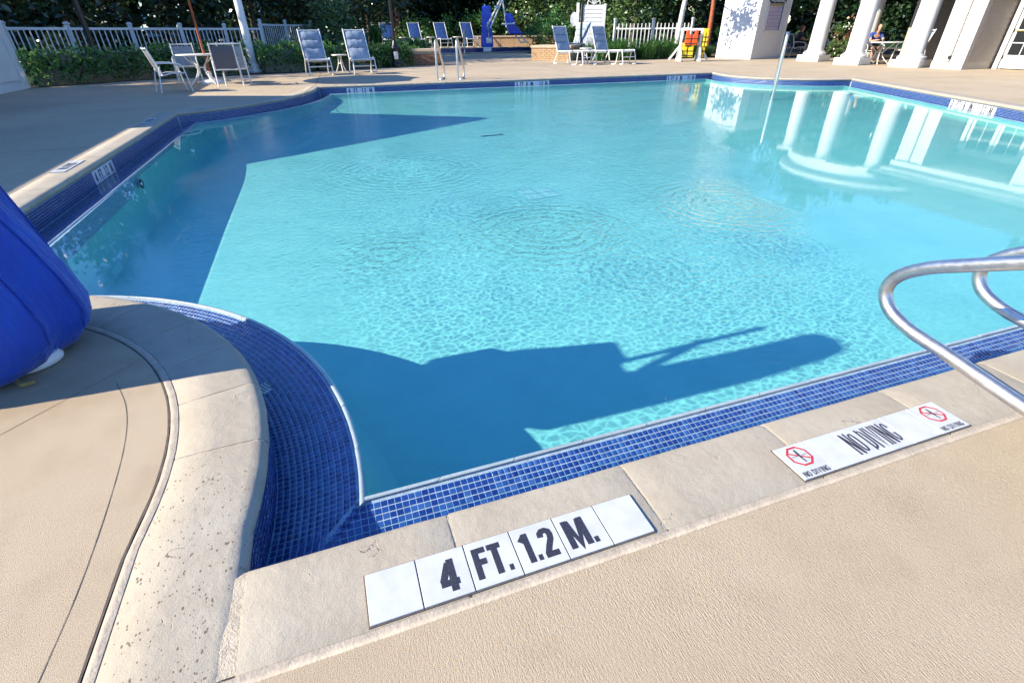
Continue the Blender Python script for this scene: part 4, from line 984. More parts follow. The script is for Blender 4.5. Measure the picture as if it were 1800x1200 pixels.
# chaises on the far deck
chaise('left one of two chaises on the sunny far deck beside the tan planter', (10.35, 21.9, 0), R_(18), scale=1.18)
chaise('right one of two chaises on the sunny far deck before the grass', (11.98, 21.55, 0), R_(18), scale=1.18)
side_table('white side table between the two chaises on the far deck', (11.25, 22.2, 0), 1.15)
chaise('chaise seen from the side behind the tan planter', (13.4, 27.8, .12), R_(-62), scale=1.25)
# raised spa terrace
tr_ = flat('spa_terrace', [(4.6, 38.2), (17.2, 36.6), (18.5, 50), (4.6, 50)], [], .27, 'deck_concrete')
MB().prism([(4.58, 38.2), (17.2, 36.6), (17.2, 36.66), (4.58, 38.26)], 0, .268).build('riser', 'cobalt_tile', tr_)
MB().prism([(4.58, 38.1), (17.2, 36.5), (17.2, 36.85), (4.58, 38.45)], .262, .31).build('spa_coping', 'coping_stone', tr_)
spa = flat('spa_water', [(6.0, 34.95), (13.9, 36.1), (13.9, 36.9), (6.0, 38.0)], [], .02, 'cobalt_tile')
for a, b in (((5.4, 34.6), (9.5, 35.05)), ((9.53, 35.05), (14.0, 36.05))):
    d = Vector(b) - Vector(a); nn = Vector((-d.y, d.x)).normalized() * .17
    q = [Vector(a) - nn, Vector(b) - nn, Vector(b) + nn, Vector(a) + nn]; MB().prism([tuple(x) for x in q], .0, .075).build('spa_coping', 'coping_stone', spa)
rs = ('first', 'second', 'third', 'fourth')
for k, (x, y) in enumerate(((5.35, 39.9), (7.2, 39.6), (8.98, 39.3), (10.75, 38.9))):
    lounger('navy lounge chair on the spa terrace, %s from the left' % rs[k], (x, y, .27), R_(6), fabric='sling_navy', group='navy lounge chairs on the spa terrace', scale=1.28, pad=False)
for k, (x, y) in enumerate(((6.3, 40.0), (8.1, 39.7), (9.9, 39.3))):
    side_table('white side table on the spa terrace, %s from the left' % rs[k], (x, y, .27), 1.3)
rail('bent steel handrail at the spa edge before the last navy chair', (9.55, 36.0, 0), R_(-20), [tuple(q) for q in catmull([(0, -.3, 0), (0, -.3, 1.1), (0, -.2, 1.3), (0, .0, 1.28), (0, .3, .9), (0, .35, .6)], 5)], .045, [], 'spa_rail')
# uncovered lift beside the spa
L_ = thing('pool_lift', 'uncovered pool lift with blue mast and hanging blue seat by the spa', 'pool lift', (10.95, 35.7, .1), R_(-14))
MB().loft([[(x * s_ + .0, y * s_, z) for x, y in ((-.33, -.2), (.33, -.2), (.33, .2), (-.33, .2))] for z, s_ in ((.25, 1.15), (.35, 1.2), (1.2, 1.0), (2.1, .85), (2.4, .8), (2.46, .55))]).build('mast_cover', 'blue_plastic', L_, bevel=.05)
MB().box((0, 0, .13), (.5, .4, .25)).build('base', 'white_metal', L_)
MB().box((.12, -.24, .62), (.34, .06, .3)).build('control_box', 'white_plastic', L_, bevel=.02)
MB().tube([(.1, -.26, .7), (.05, -.26, 1.6)], .035, 8).build('actuator', 'steel', L_, smooth=True)
for k in (0, .22): MB().tube([(.0 + k, -.2, 1.35 - k * .3), (1.0, -.15, 2.95 - k)], .05, 8).build('arm', 'white_metal', L_, smooth=True)
MB().tube([(.98, -.15, 3.05), (1.15, -.15, 2.0), (1.25, -.15, 1.3)], .05, 8).build('hanger', 'white_metal', L_, smooth=True)
seat_ = MB().loft([[(x, y, z) for x, y in ((1.15 + q, -.35), (1.15 + q + w_, -.35), (1.15 + q + w_, .3), (1.15 + q, .3))] for z, q, w_ in ((.95, .30, .95), (1.15, .22, .75), (1.35, .12, .62), (1.9, .0, .52), (2.05, .05, .4))]).build('seat', 'blue_plastic', L_, bevel=.06)
for y in (-.42, .36): MB().tube([(.95, y, 1.48), (1.75, y, 1.52)], .045, 8).build('armrest', 'white_metal', L_, smooth=True)
for k in (0, .38): MB().tube([(1.75 + k, -.2, .95), (2.15 + k, -.2, .5)], .04, 8).build('footrest', 'white_metal', L_, smooth=True)
MB().tube([(2.1, -.2, .5), (2.65, -.2, .52)], .04, 8).build('footrest', 'white_metal', L_, smooth=True)
# planters with separate bricks
def brick_planter(label, loc, rz, w, d, h, mat, scale=1.):
    t = thing('brick_planter', label, 'planter', loc, rz, 'brick planters')
    MB().box((0, 0, h / 2 - .03), (w - .05, d - .05, h - .06)).build('core', 'mortar', t)
    bl, bh = .235, .085; me = MB().box((0, 0, 0), (bl - .012, .05, bh - .012)).mesh('brick', mat); rows_ = int((h - .1) / bh)
    for fx in range(4):
        L = w if fx % 2 == 0 else d; a = fx * math.pi / 2; off = (d if fx % 2 == 0 else w) / 2 - .027; k = int(L / bl)
        for r_ in range(rows_):
            for j in range(k):
                s_ = -L / 2 + (j + .5) * L / k; s_ += (.04 if r_ % 2 else -.04); s_ = max(-L / 2 + bl / 2, min(L / 2 - bl / 2, s_))
                p_ = Vector((s_, -off, (r_ + .5) * bh)); p_.rotate(Matrix.Rotation(a, 3, 'Z')); put('brick', me, t, p_, a)
    MB().box((0, 0, h - .05), (w + .08, d + .08, .1)).build('cap', 'cap_stone', t, bevel=.012)
    return t
brick_planter('red brown brick planter box right of the hedge', (4.62, 24.0, 0), R_(-14), 1.25, .9, .60, 'brick_red')
brick_planter('sunlit tan brick planter box left of the chaises', (11.35, 25.6, 0), R_(-40), 1.9, 1.9, .62, 'brick_tan')
sw_ = thing('seat_wall', 'low tan brick seat wall behind the spa', 'wall', (14.2, 39.6, 0), R_(-17))
MB().box((0, 0, .42), (5.6, .45, .84)).build('core', 'brick_tan', sw_); MB().box((0, 0, .90), (5.8, .6, .10)).build('cap', 'cap_stone', sw_, bevel=.01)
for k in range(6): MB().box((-2.5 + k, -.235, .42), (.96, .03, .76)).build('panel', 'brick_tan', sw_, bevel=.01)

# ------------------------------------------------------------------ posts, sign, fences, stand
def lamp_post(label, loc, h=4.2, r=.055, mat='black_metal', base=.17):
    t = thing('lamp_post', label, 'lamp post', loc, 0, 'dark lamp posts')
    MB().lathe([(r, .9), (r, h)], 14).build('shaft', mat, t, smooth=True)
    MB().lathe([(base, 0), (base, .12), (base * .75, .2), (base * .7, .6), (base * .85, .66), (base * .5, .8), (r, .92)], 16).build('base', mat, t, smooth=30)
    MB().lathe([(.05, h), (.16, h + .1), (.2, h + .45), (.08, h + .6), (.02, h + .7)], 12).build('lantern', mat, t, smooth=30)
    return t
lamp_post('dark lamp post rising from the shaded hedge at upper left', (-5.83, 19.65, 0), r=.07, base=.2)
lp = lamp_post('dark lamp post right of the two grey blue lounge chairs', (3.21, 22.78, 0), r=.06, base=.2)
MB().box((-.02, -.20, .42), (.16, .06, .26)).build('outlet_cover', 'white_plastic', lp, bevel=.02)
lamp_post('dark lamp post in front of the white clapboard sign panel', (13.75, 27.85, 0), r=.06, base=.15)
wp_ = thing('white_post', 'thick white metal post on a flared foot in the hedge', 'post', (-1.93, 21.9, 0))
MB().lathe([(.125, .25), (.125, 2.6), (.06, 2.75), (.055, 8.0), (.04, 13.0)], 18).build('shaft', 'white_metal', wp_, smooth=True)
MB().lathe([(.26, 0), (.26, .06), (.2, .1), (.19, .22), (.14, .28), (.125, .36)], 18).build('foot', 'white_metal', wp_, smooth=30)
sp_ = thing('sign_panel', 'tall white clapboard panel with a fan shaped crest', 'sign', (15.15, 29.3, 0), R_(-27))
MB().box((0, 0, 1.2), (1.3, .06, 2.4)).build('board', 'white_paint', sp_)
m = MB(); boards(m, -.56, .56, -.03, .1, 2.32, .19); m.build('siding', 'white_paint', sp_)['kind'] = 'stuff'
for x in (-.62, .62): MB().box((x, -.02, 1.22), (.12, .13, 2.44)).build('stile', 'white_paint', sp_, bevel=.01)
for k in range(5): a = R_(30 + 30 * k); MB().tube([(0, -.03, 2.42), (.32 * math.cos(a), -.03, 2.42 + .32 * math.sin(a))], .022, 6).build('crest_ray', 'white_paint', sp_)
m = MB(); m.tube([(.34 * math.cos(R_(180 * k / 16)), -.03, 2.42 + .34 * math.sin(R_(180 * k / 16))) for k in range(17)], .028, 6); m.build('crest_arch', 'white_paint', sp_)
MB().box((-.85, .05, 1.25), (.16, .10, 2.5)).build('side_post', 'white_paint', sp_, bevel=.02)
m = MB(); m.lathe([(.02, -.03), (.34, -.03), (.34, .03), (.02, .03)], 20); o = m.build('round_disc', 'white_paint', sp_, smooth=30); o.location = (-1.05, .1, 1.75); o.rotation_euler = (R_(90), 0, 0); o.scale = (.6, 1, 1)
def fence(label, pts, h, npk, mat='white_paint', pk=.03, railz=None, post=.11):
    t = thing('picket_fence', label, 'fence', (pts[0][0], pts[0][1], 0), 0, 'white picket fences'); o0 = Vector(pts[0])
    pm_ = MB().box((0, 0, h * .5), (pk, pk * .8, h * .88)).mesh('picket', mat); ptm = MB().box((0, 0, h * .52), (post, post, h * 1.04)).box((0, 0, h * 1.06), (post * 1.35, post * 1.35, .04)).box((0, 0, h * 1.085), (post * .9, post * .9, .03)).mesh('post', mat)
    for q in pts: put('post', ptm, t, (q[0] - o0.x, q[1] - o0.y, 0))
    for a, b in zip(pts, pts[1:]):
        a, b = Vector(a) - o0, Vector(b) - o0; d = (b - a); az = math.atan2(d.y, d.x)
        for z in (railz or (h * .96, h * .1)): MB().beam((*a, z), (*b, z), .05, .07).build('rail', mat, t)
        k = max(1, round(d.length / npk))
        for j in range(1, k): q = a + d * (j / k); put('picket', pm_, t, (q.x, q.y, 0), az)
    return t
fence('long shaded white picket fence behind the left hedge', [(-9.1, 19.0), (-8.04, 20.48), (-6.97, 21.92), (-5.62, 23.33), (-4.33, 24.62), (-2.99, 25.83), (-1.72, 26.44)], 1.40, .17)
fence('short end of white picket fence beside the thick white post', [(-1.7, 26.5), (-.77, 28.2), (.3, 29.6)], 1.55, .15)
fence('white picket fence behind the grass near the life jacket stand', [(16.24, 28.72), (18.01, 27.65), (19.68, 26.49)], 1.62, .2, pk=.05, railz=(1.28, .25))
MB_ = None
# life jacket stand
ls = thing('life_jacket_stand', 'white timber stand on braced legs holding life jackets', 'stand', (16.05, 21.55, 0), R_(-26))
for x in (-.42, .42):
    MB().box((x, 0, .62), (.09, .14, 1.24)).build('upright', 'white_paint', ls, bevel=.006)
    MB().box((x, 0, .05), (.09, 1.1, .1)).build('foot', 'white_paint', ls, bevel=.006)
    for s_ in (-1, 1): MB().beam((x, s_ * .5, .08), (x, s_ * .05, .62), .07, .08).build('brace', 'white_paint', ls)
MB().box((0, 0, 1.21), (.98, .12, .09)).build('top_bar', 'white_paint', ls, bevel=.006); MB().box((0, 0, .68), (.8, .08, .07)).build('middle_bar', 'white_paint', ls)
for s_ in (-1, 1): MB().beam((-.42 - .42, -.0, .06), (-.42, 0, .62), .07, .08).build('brace', 'white_paint', ls) if s_ < 0 else MB().beam((.84, 0, .06), (.42, 0, .62), .07, .08).build('brace', 'white_paint', ls)
def vest(label, loc, rz, mat, s=1., hgt=.55):
    t = thing('life_jacket', label, 'life jacket', loc, rz, 'life jackets on the stand', s)
    def panel(x0, x1, z0, z1, y): MB().box(((x0 + x1) / 2, y, (z0 + z1) / 2), (x1 - x0, .09, z1 - z0), taper=.96).build('foam_panel', mat, t, bevel=.03)
    for y in (-.055, .055):
        panel(-.25, -.02, -hgt, -.12, y); panel(.02, .25, -hgt, -.12, y)
    for x in (-.17, .17): MB().box((x, 0, -.06), (.13, .19, .16)).build('shoulder', mat, t, bevel=.03)
    for z in (-.28, -.45): MB().box((0, 0, z), (.52, .215, .03)).build('strap', 'strap_black', t)
    return t
vest('bright orange life jacket on the front of the white stand', (15.98, 21.42, 1.16), R_(-26), 'orange_vest', 1.05, .52)
vest('yellow life jacket hanging low below the orange one', (15.92, 21.50, .68), R_(-26), 'yellow_vest', 1.0, .52)
vest('yellow life jacket on the right end of the white stand', (16.62, 21.35, 1.22), R_(64), 'yellow_vest', 1.05, .62)
vest('yellow life jacket hung low at the stand right end', (16.60, 21.40, .66), R_(64), 'yellow_vest', .95, .52)

# ------------------------------------------------------------------ plants
def leaf_mesh(name, centers, size, mat, rng, up=0., aspect=.55, jitter=.4):
    k = len(centers); d = rng.normal(size=(k, 3)); d[:, 2] = d[:, 2] * .7 + up; d /= np.linalg.norm(d, axis=1)[:, None]
    e = rng.normal(size=(k, 3)); e -= (e * d).sum(1)[:, None] * d; e /= np.linalg.norm(e, axis=1)[:, None]
    s_ = (size * (1 + jitter * rng.uniform(-1, 1, k)))[:, None]; n_ = np.cross(d, e)
    v = np.stack([centers - d * s_ * .5, centers + e * s_ * aspect * .5 + n_ * s_ * .08, centers + d * s_ * .5, centers - e * s_ * aspect * .5 + n_ * s_ * .08], 1).reshape(-1, 3)
    return npmesh(name, v, np.arange(4 * k).reshape(-1, 4), mat)
rg = np.random.default_rng(5)
def clump_points(k, c, rad, clumps, rng, shell=.75, zmin=.02):
    """leaf positions gathered in uneven clumps over an ellipsoid"""
    cd = rng.normal(size=(clumps, 3)); cd /= np.linalg.norm(cd, axis=1)[:, None]
    cc = cd * (shell + (1 - shell) * rng.uniform(-1, 1, (clumps, 1))) * np.array(rad)
    cs = rng.uniform(.16, .36, clumps)
    i = rng.integers(0, clumps, k); p_ = cc[i] + rng.normal(size=(k, 3)) * (cs[i, None] * np.array(rad).mean() * .55)
    p_ += np.array(c); p_[:, 2] = np.maximum(p_[:, 2], zmin + rng.uniform(0, .1, k)); return p_
def hedge(label, a, b, h, d, mat, dens=900, size=.10, core='leaf_tree'):
    a, b = Vector(a), Vector(b); L = (b - a).length; az = math.atan2((b - a).y, (b - a).x)
    t = thing('hedge', label, 'hedge', (a.x, a.y, 0), az)
    k = int(dens * L); p_ = np.zeros((k, 3)); p_[:, 0] = rg.uniform(-.1, L + .1, k)
    # leaf shell over front, top and back with an uneven surface
    u = rg.uniform(0, 1, k); ang = np.pi * u; bump_ = 1 + .10 * np.sin(p_[:, 0] * 5.1) + .07 * np.sin(p_[:, 0] * 11.3 + 1) + .06 * rg.normal(size=k)
    cy, sz = np.cos(ang), np.sin(ang)
    p_[:, 1] = -np.sign(cy) * np.abs(cy) ** .45 * d / 2 * bump_; p_[:, 2] = np.abs(sz) ** .45 * h * (bump_ * .93) * rg.uniform(.15, 1, k) ** .35
    put('foliage', leaf_mesh('foliage', p_, np.full(k, size), mat, rg, .3), t)
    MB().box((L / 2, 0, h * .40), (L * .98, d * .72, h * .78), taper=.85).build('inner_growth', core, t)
    return t
hedge('dark clipped hedge along the shaded left deck', (-7.2, 18.35), (-4.55, 20.55), .92, 1.0, 'leaf_hedge')
hedge('hedge stretch behind the dining set, half in shade', (-4.6, 20.5), (-2.2, 21.45), .95, 1.0, 'leaf_hedge')
hedge('sunlit hedge behind the thick white post', (-2.2, 22.5), (.2, 22.6), 1.0, 1.1, 'leaf_hedge')
hedge('sunlit low hedge left of the thick white post foot', (-1.6, 21.75), (.0, 21.9), .85, .9, 'leaf_hedge')
hedge('sunlit hedge behind the two grey blue lounge chairs', (.1, 22.2), (2.2, 23.0), .95, 1.0, 'leaf_hedge')
hedge('hedge round the lamp post left of the brick planter', (2.2, 22.9), (4.0, 24.2), .85, 1.0, 'leaf_hedge')
hedge('low leafy hedge behind the brick planter', (3.3, 26.0), (5.2, 27.5), 1.0, 1.0, 'leaf_hedge')
def shrub(label, loc, rad, n_, mat, size=.13, group='rounded shrubs behind the deck', name='shrub', cat='shrub'):
    t = thing(name, label, cat, loc, 0, group)
    p_ = clump_points(n_, (0, 0, rad[2] * .95), rad, max(16, n_ // 140), rg)
    put('crown', leaf_mesh('crown', p_, np.full(n_, size), mat, rg, .2), t)
    for k in range(4): a = k * 1.7; MB().tube([(0, 0, 0), (.15 * rad[0] * math.cos(a), .15 * rad[1] * math.sin(a), rad[2] * .5), (.5 * rad[0] * math.cos(a), .5 * rad[1] * math.sin(a), rad[2] * 1.2)], .03, 6, r2=.012).build('stem', 'bark', t)
    return t
shrub('wide pale leafed shrub behind the two grey blue lounge chairs', (1.2, 27.0, 0), (2.0, 1.3, 1.15), 4200, 'leaf_pale')
shrub('rounded bright shrub behind the tan planter', (14.6, 33.5, 0), (1.6, 1.3, 1.25), 3600, 'leaf_hedge', .14)
shrub('dark shrub behind the navy lounge chairs', (8.5, 43.5, .2), (3.4, 1.2, 1.0), 3600, 'leaf_hedge', .17)
shrub('dark shrub behind the uncovered pool lift', (13.0, 43.0, .2), (2.6, 1.3, 1.2), 3200, 'leaf_hedge', .17)
shrub('flowering bush behind the seated man', (23.8, 20.0, 0), (1.0, .9, .85), 2200, 'leaf_pale', .11)
fl_ = thing('flower_cluster', 'pink flowers among leaves behind the seated man', 'flowers', (23.7, 19.9, 0))
p_ = clump_points(160, (0, 0, 1.1), (.9, .8, .6), 16, rg); put('petals', leaf_mesh('petals', p_, np.full(160, .10), 'petal', rg, .3, .9), fl_)
# potted plant
pt = thing('potted_plant', 'spiky bright green plant in a terracotta pot', 'plant', (2.9, 26.2, 0), scale=1.3)
MB().lathe([(.2, 0), (.24, .3), (.29, .5), (.31, .5), (.31, .56), (.27, .56)], 18).build('pot', 'terracotta', pt, smooth=30)
def blades(k, r, h, lean, rng, w=.03):
    v = []; f = []
    for i in range(k):
        a = rng.uniform(0, 6.28); b = rng.uniform(0, 6.28); q = r * math.sqrt(rng.uniform(0, 1)); x, y = q * math.cos(a), q * math.sin(a); hh_ = h * rng.uniform(.6, 1.1); l = lean * rng.uniform(.3, 1.2) * hh_
        ww = w * rng.uniform(.7, 1.2); px, py = -math.sin(b) * ww / 2, math.cos(b) * ww / 2; o = len(v); dx, dy = math.cos(b), math.sin(b)
        v += [(x - px, y - py, 0), (x + px, y + py, 0), (x + dx * l * .35 + px * .9, y + dy * l * .35 + py * .9, hh_ * .65), (x + dx * l * .35 - px * .9, y + dy * l * .35 - py * .9, hh_ * .65), (x + dx * l + px * .1, y + dy * l + py * .1, hh_ * (1 - .25 * lean)), (x + dx * l - px * .1, y + dy * l - py * .1, hh_ * (1 - .25 * lean))]
        f += [(o, o + 1, o + 2, o + 3), (o + 3, o + 2, o + 4, o + 5)]
    m = MB(); m.v = v; m.f = f; return m
o = blades(90, .16, .75, .55, random.Random(4) if False else np.random.default_rng(4), .06).build('leaves', 'leaf_grass', pt); o.location = (0, 0, .5)
# grass clumps
gpos = [(12.9, 23.9), (13.5, 24.3), (14.1, 23.9), (14.8, 24.3), (15.4, 24.0), (16.1, 24.5), (16.8, 24.2), (17.5, 24.7), (18.2, 24.3), (18.9, 24.8), (13.2, 25.3), (14.4, 25.4), (15.6, 25.5), (16.9, 25.6), (18.3, 25.8), (19.6, 24.9)]
gm = [blades(230, .38, .85, .75, np.random.default_rng(20 + i), .035).mesh('blades', 'leaf_grass') for i in range(3)]
gl_ = 'arching green grass clump in the bed behind the chaises and life jacket stand'
ordn = ['first', 'second', 'third', 'fourth', 'fifth', 'sixth', 'seventh', 'eighth', 'ninth', 'tenth']
for i, (x, y) in enumerate(gpos):
    gl_ = 'arching green grass clump, %s from the left in the %s row behind the far deck' % ((ordn[i], 'front') if i < 10 else (ordn[i - 10], 'back'))
    t = thing('grass_clump', gl_, 'grass', (x, y, 0), i * 1.3, 'grass clumps in the far bed', 1 + .25 * ((i * 7) % 3 - 1)); put('blades', gm[i % 3], t)
t = thing('grass_clump', 'small tuft of grass growing out of the tan planter', 'grass', (11.7, 25.6, .6), 0, None, .6); put('blades', gm[0], t)
# trees
def tree(label, x, y, h, cr, n_, mat='leaf_tree', trunk_r=.16, size=.26, low=.25, bark='bark', name='tree', lean=0., group='dark trees behind the fences'):
    t = thing(name, label, 'tree', (x, y, 0), rg.uniform(0, 6), group)
    MB().tube(catmull([(0, 0, -.05), (lean * .3, .04, h * .25), (lean * .7, -.05, h * .5), (lean, .05, h * .8)], 6), trunk_r, 10, r2=trunk_r * .35).build('trunk', bark, t, smooth=True)
    for k in range(5):
        a = k * 1.26 + .4; z0 = h * (.32 + .09 * k); MB().tube(catmull([(lean * .5, 0, z0), (cr * .35 * math.cos(a) + lean * .5, cr * .35 * math.sin(a), z0 + h * .10), (cr * .75 * math.cos(a) + lean, cr * .75 * math.sin(a), z0 + h * .17)], 4), trunk_r * .35, 6, r2=.02).build('limb', bark, t)
    rz_ = h * (1 - low) / 2
    p_ = clump_points(n_, (lean, 0, h * low + rz_), (cr, cr, rz_), max(20, n_ // 110), rg, .7, .1)
    put('crown', leaf_mesh('crown', p_, np.full(n_, size), mat, rg, .1), t)
    return t
T = [(-14.5, 21, 8, 3.0, 'far left'), (-11, 24.0, 8.5, 2.8, 'b'), (-8.2, 26.3, 8, 2.6, 'c'), (-5.2, 28.0, 9, 2.7, 'd'), (-2.2, 30.2, 8.5, 2.6, 'e'), (.6, 31.5, 9, 2.7, 'f'), (3.6, 35.0, 9, 2.8, 'g'), (3.0, 46, 9.5, 3.4, 'h'), (7.5, 47.5, 10, 3.4, 'i'), (12.0, 48, 10, 3.4, 'j'), (16.8, 43, 9.5, 3.2, 'k'), (18.5, 36.5, 9, 2.9, 'l'), (19.2, 31.6, 8.5, 2.6, 'm'), (22.5, 30.5, 8.5, 2.7, 'n'), (25.2, 27.5, 8.5, 2.7, 'o'), (27.4, 24.0, 8.5, 2.8, 'p'), (29.5, 21.0, 8, 2.6, 'q')]
where = ['leftmost dark tree above the white panelled wall', 'dark tree left of the first lamp post', 'dark tree behind the shaded picket fence and lamp post', 'dark tree behind the middle of the shaded picket fence', 'dark tree behind the umbrella pole', 'dark tree behind the thick white post', 'dark tree above the spiky potted plant', 'dark tree behind the first navy lounge chair', 'dark tree behind the middle navy lounge chairs', 'dark tree behind the uncovered pool lift', 'tree between the pool lift and the sign panel', 'tree right behind the white sign panel', 'tree behind the right hand picket fence', 'dark tree left of the menu kiosk', 'dark tree behind the menu kiosk', 'dark tree between the portico columns', 'dark tree behind the seated man']
for (x, y, h, cr, _), lab in zip(T, where):
    pale = lab.startswith('tree')
    tree(lab, x, y, h, cr, 6500, 'leaf_pale' if pale else 'leaf_tree', low=.02 if y < 45 else .05, size=.24 if y < 40 else .32)
tree('slim white barked tree leaning right of the sign panel', 18.0, 25.3, 7.5, 1.7, 2200, 'leaf_hedge', .16, .2, .5, 'pale_bark', 'slim_tree', .35, None)
tree('slim orange brown trunk left of the menu kiosk', 20.43, 25.95, 8, 1.8, 2200, 'leaf_hedge', .15, .2, .5, 'orange_wood', 'slim_tree', .3, None)
_o = bpy.data.objects['slim_tree']; _o.rotation_euler = (0, 0, 0)
MB().tube(catmull([(.15, 0, 2.9), (-1.4, -1.0, 3.7), (-3.2, -2.2, 4.3)], 5), .07, 6, r2=.02).build('limb', 'pale_bark', _o)
p_ = clump_points(620, (-3.3, -2.6, 4.05), (1.3, 1.15, .9), 26, rg, .6); put('leaf_spray', leaf_mesh('leaf_spray', p_, np.full(620, .17), 'leaf_hedge', rg, .1), _o)
tree('tree with a reddish trunk glimpsed above the navy chairs', 6.6, 44.5, 8, 2.2, 1800, 'leaf_tree', .28, .3, .45, 'orange_wood', 'slim_tree', .2, None)
# far wood that closes the view
k = 15000; a = rg.uniform(R_(-62), R_(80), k); D = rg.uniform(50, 60, k); z = rg.uniform(0, 1, k) ** .8 * (9 + 2.5 * np.sin(a * 23) + 1.5 * np.sin(a * 61))
p_ = np.stack([D * np.sin(a), D * np.cos(a), z], 1); wood = put('far_wood', leaf_mesh('far_wood', p_, np.full(k, 1.3), 'leaf_tree', rg, .1, .8)); tag(wood, 'solid dark wood far behind all the trees', 'wood', kind='stuff')

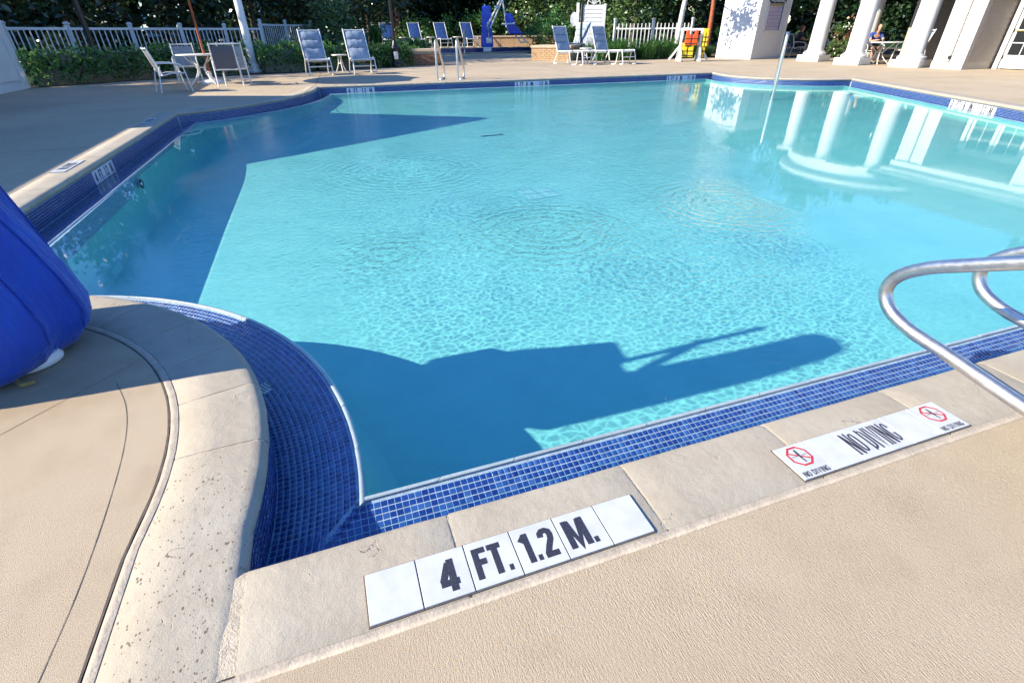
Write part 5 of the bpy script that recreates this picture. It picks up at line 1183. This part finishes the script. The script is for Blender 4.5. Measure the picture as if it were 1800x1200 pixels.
# ------------------------------------------------------------------ people
def skinned(name, mat, joints, edges, parent, sub=2):
    """joints: name -> (pos, radius x, radius y)"""
    names = list(joints); idx = {n_: i for i, n_ in enumerate(names)}
    me = bpy.data.meshes.new(name); me.from_pydata([joints[n_][0] for n_ in names], [(idx[a], idx[b]) for a, b in edges], []); me.materials.append(MATS[mat])
    o = bpy.data.objects.new(name, me); C.objects.link(o); o.parent = parent
    md = o.modifiers.new('skin', 'SKIN'); md.use_smooth_shade = True
    for i, n_ in enumerate(names):
        sv_ = me.skin_vertices[0].data[i]; sv_.radius = joints[n_][1:3]; sv_.use_root = (i == 0)
    o.modifiers.new('sub', 'SUBSURF').levels = sub; o.modifiers['sub'].render_levels = sub
    return o
def person(label, loc, rz, shirt, shorts, hair, longhair=False, lean=.06, reach=(.30, .74)):
    """seated figure facing local -y, seat 0.45 m"""
    t = thing('person', label, 'person', loc, rz, 'seated people')
    J = {'pelvis': ((0, .02, .52), .15, .12), 'waist': ((0, .04 + lean * .3, .68), .13, .10), 'chest': ((0, .05 - lean * .3, .90), .155, .11), 'neck': ((0, .02 - lean, 1.09), .05, .05), 'jaw': ((0, -.02 - lean, 1.17), .06, .07), 'skull': ((0, .0 - lean, 1.27), .078, .092), 'crown': ((0, .01 - lean, 1.345), .05, .06)}
    E_ = [('pelvis', 'waist'), ('waist', 'chest'), ('chest', 'neck'), ('neck', 'jaw'), ('jaw', 'skull'), ('skull', 'crown')]
    for s_, n_ in ((-1, 'l'), (1, 'r')):
        J.update({'hip' + n_: ((s_ * .10, -.04, .52), .085, .085), 'knee' + n_: ((s_ * .13, -.46, .52), .062, .062), 'ankle' + n_: ((s_ * .12, -.42, .08), .038, .038), 'toe' + n_: ((s_ * .13, -.58, .035), .035, .028),
                  'sh' + n_: ((s_ * .185, .04 - lean * .4, 1.00), .062, .062), 'elb' + n_: ((s_ * .25, -.08 - lean, .76), .043, .043), 'wr' + n_: ((s_ * .12, -reach[0] - lean, reach[1]), .028, .025), 'palm' + n_: ((s_ * .09, -reach[0] - .07 - lean, reach[1] + .01), .038, .020)})
        E_ += [('pelvis', 'hip' + n_), ('hip' + n_, 'knee' + n_), ('knee' + n_, 'ankle' + n_), ('ankle' + n_, 'toe' + n_), ('chest', 'sh' + n_), ('sh' + n_, 'elb' + n_), ('elb' + n_, 'wr' + n_), ('wr' + n_, 'palm' + n_)]
        for q in range(4):
            J['f%d%s' % (q, n_)] = ((s_ * (.115 - .018 * q), -reach[0] - .125 - lean + .006 * abs(q - 1.5), reach[1] + .0), .0085, .0085); J['g%d%s' % (q, n_)] = ((s_ * (.11 - .018 * q), -reach[0] - .155 - lean, reach[1] - .018), .0075, .0075)
            E_ += [('palm' + n_, 'f%d%s' % (q, n_)), ('f%d%s' % (q, n_), 'g%d%s' % (q, n_))]
        J['th' + n_] = ((s_ * .05, -reach[0] - .085 - lean, reach[1] + .02), .010, .010); E_.append(('wr' + n_, 'th' + n_))
    b = skinned('body', 'skin', J, E_, t)
    nose = MB().loft([[(-.012, -.092 - lean, 1.225), (.012, -.092 - lean, 1.225), (0, -.115 - lean, 1.228)], [(-.006, -.088 - lean, 1.285), (.006, -.088 - lean, 1.285), (0, -.094 - lean, 1.283)]]).build('nose', 'skin', t, smooth=True)
    for s_ in (-1, 1): MB().lathe([(.004, -.006), (.010, 0), (.004, .006)], 8, (s_ * .03, -.088 - lean, 1.268)).build('eye', 'hair_dark', t)
    Js = {k_: J[k_] for k_ in ('pelvis', 'waist', 'chest', 'shl', 'shr')}
    S = {k_: (v[0], v[1] + .02, v[2] + .02) for k_, v in Js.items()}
    S['neckb'] = ((0, .03 - lean * .8, 1.06), .065, .06)
    for s_, n_ in ((-1, 'l'), (1, 'r')): S['sl' + n_] = ((s_ * .232, -.03 - lean * .8, .83), .068, .068)
    skinned('shirt', shirt, S, [('pelvis', 'waist'), ('waist', 'chest'), ('chest', 'neckb'), ('chest', 'shl'), ('chest', 'shr'), ('shl', 'sll'), ('shr', 'slr')], t)
    Sh = {'pelvis': ((0, .02, .52), .165, .135)}
    for s_, n_ in ((-1, 'l'), (1, 'r')): Sh['hip' + n_] = ((s_ * .10, -.05, .525), .10, .10); Sh['th' + n_] = ((s_ * .125, -.36, .53), .085, .085)
    skinned('shorts', shorts, Sh, [('pelvis', 'hipl'), ('pelvis', 'hipr'), ('hipl', 'thl'), ('hipr', 'thr')], t)
    H = {'top': ((0, .005 - lean, 1.365), .082, .092), 'back': ((0, .065 - lean, 1.27), .085, .07), 'nape': ((0, .075 - lean, 1.16 if not longhair else 1.02), .06, .045)}
    skinned('hair', hair, H, [('top', 'back'), ('back', 'nape')], t)
    for s_ in (-1, 1): MB().box((s_ * .13, -.50, .03), (.09, .26, .06)).build('shoe', 'cloth_black', t, bevel=.02)
    return t
person('woman with long ginger hair in dark clothes seated behind the kiosk', (23.2, 22.55, 0), R_(62), 'cloth_black', 'cloth_black', 'hair_ginger', True, .1)
armchair('white armchair carrying the seated woman behind the kiosk', (23.2, 22.55, 0), R_(62), 'sling_grey')
person('man in a blue shirt seated at the round table under the portico', (21.75, 17.25, 0), R_(-28), 'shirt_blue', 'cloth_black', 'hair_dark', False, .12, (.34, .80))
armchair('white armchair carrying the seated man in the blue shirt', (21.75, 17.25, 0), R_(-28), 'sling_grey')
dining_table('round white table under the portico before the seated man', (20.98, 16.28, 0), 1.4, .76)
armchair('empty white armchair right of the portico table', (21.35, 15.35, 0), R_(-110), 'sling_blue', 1.15)
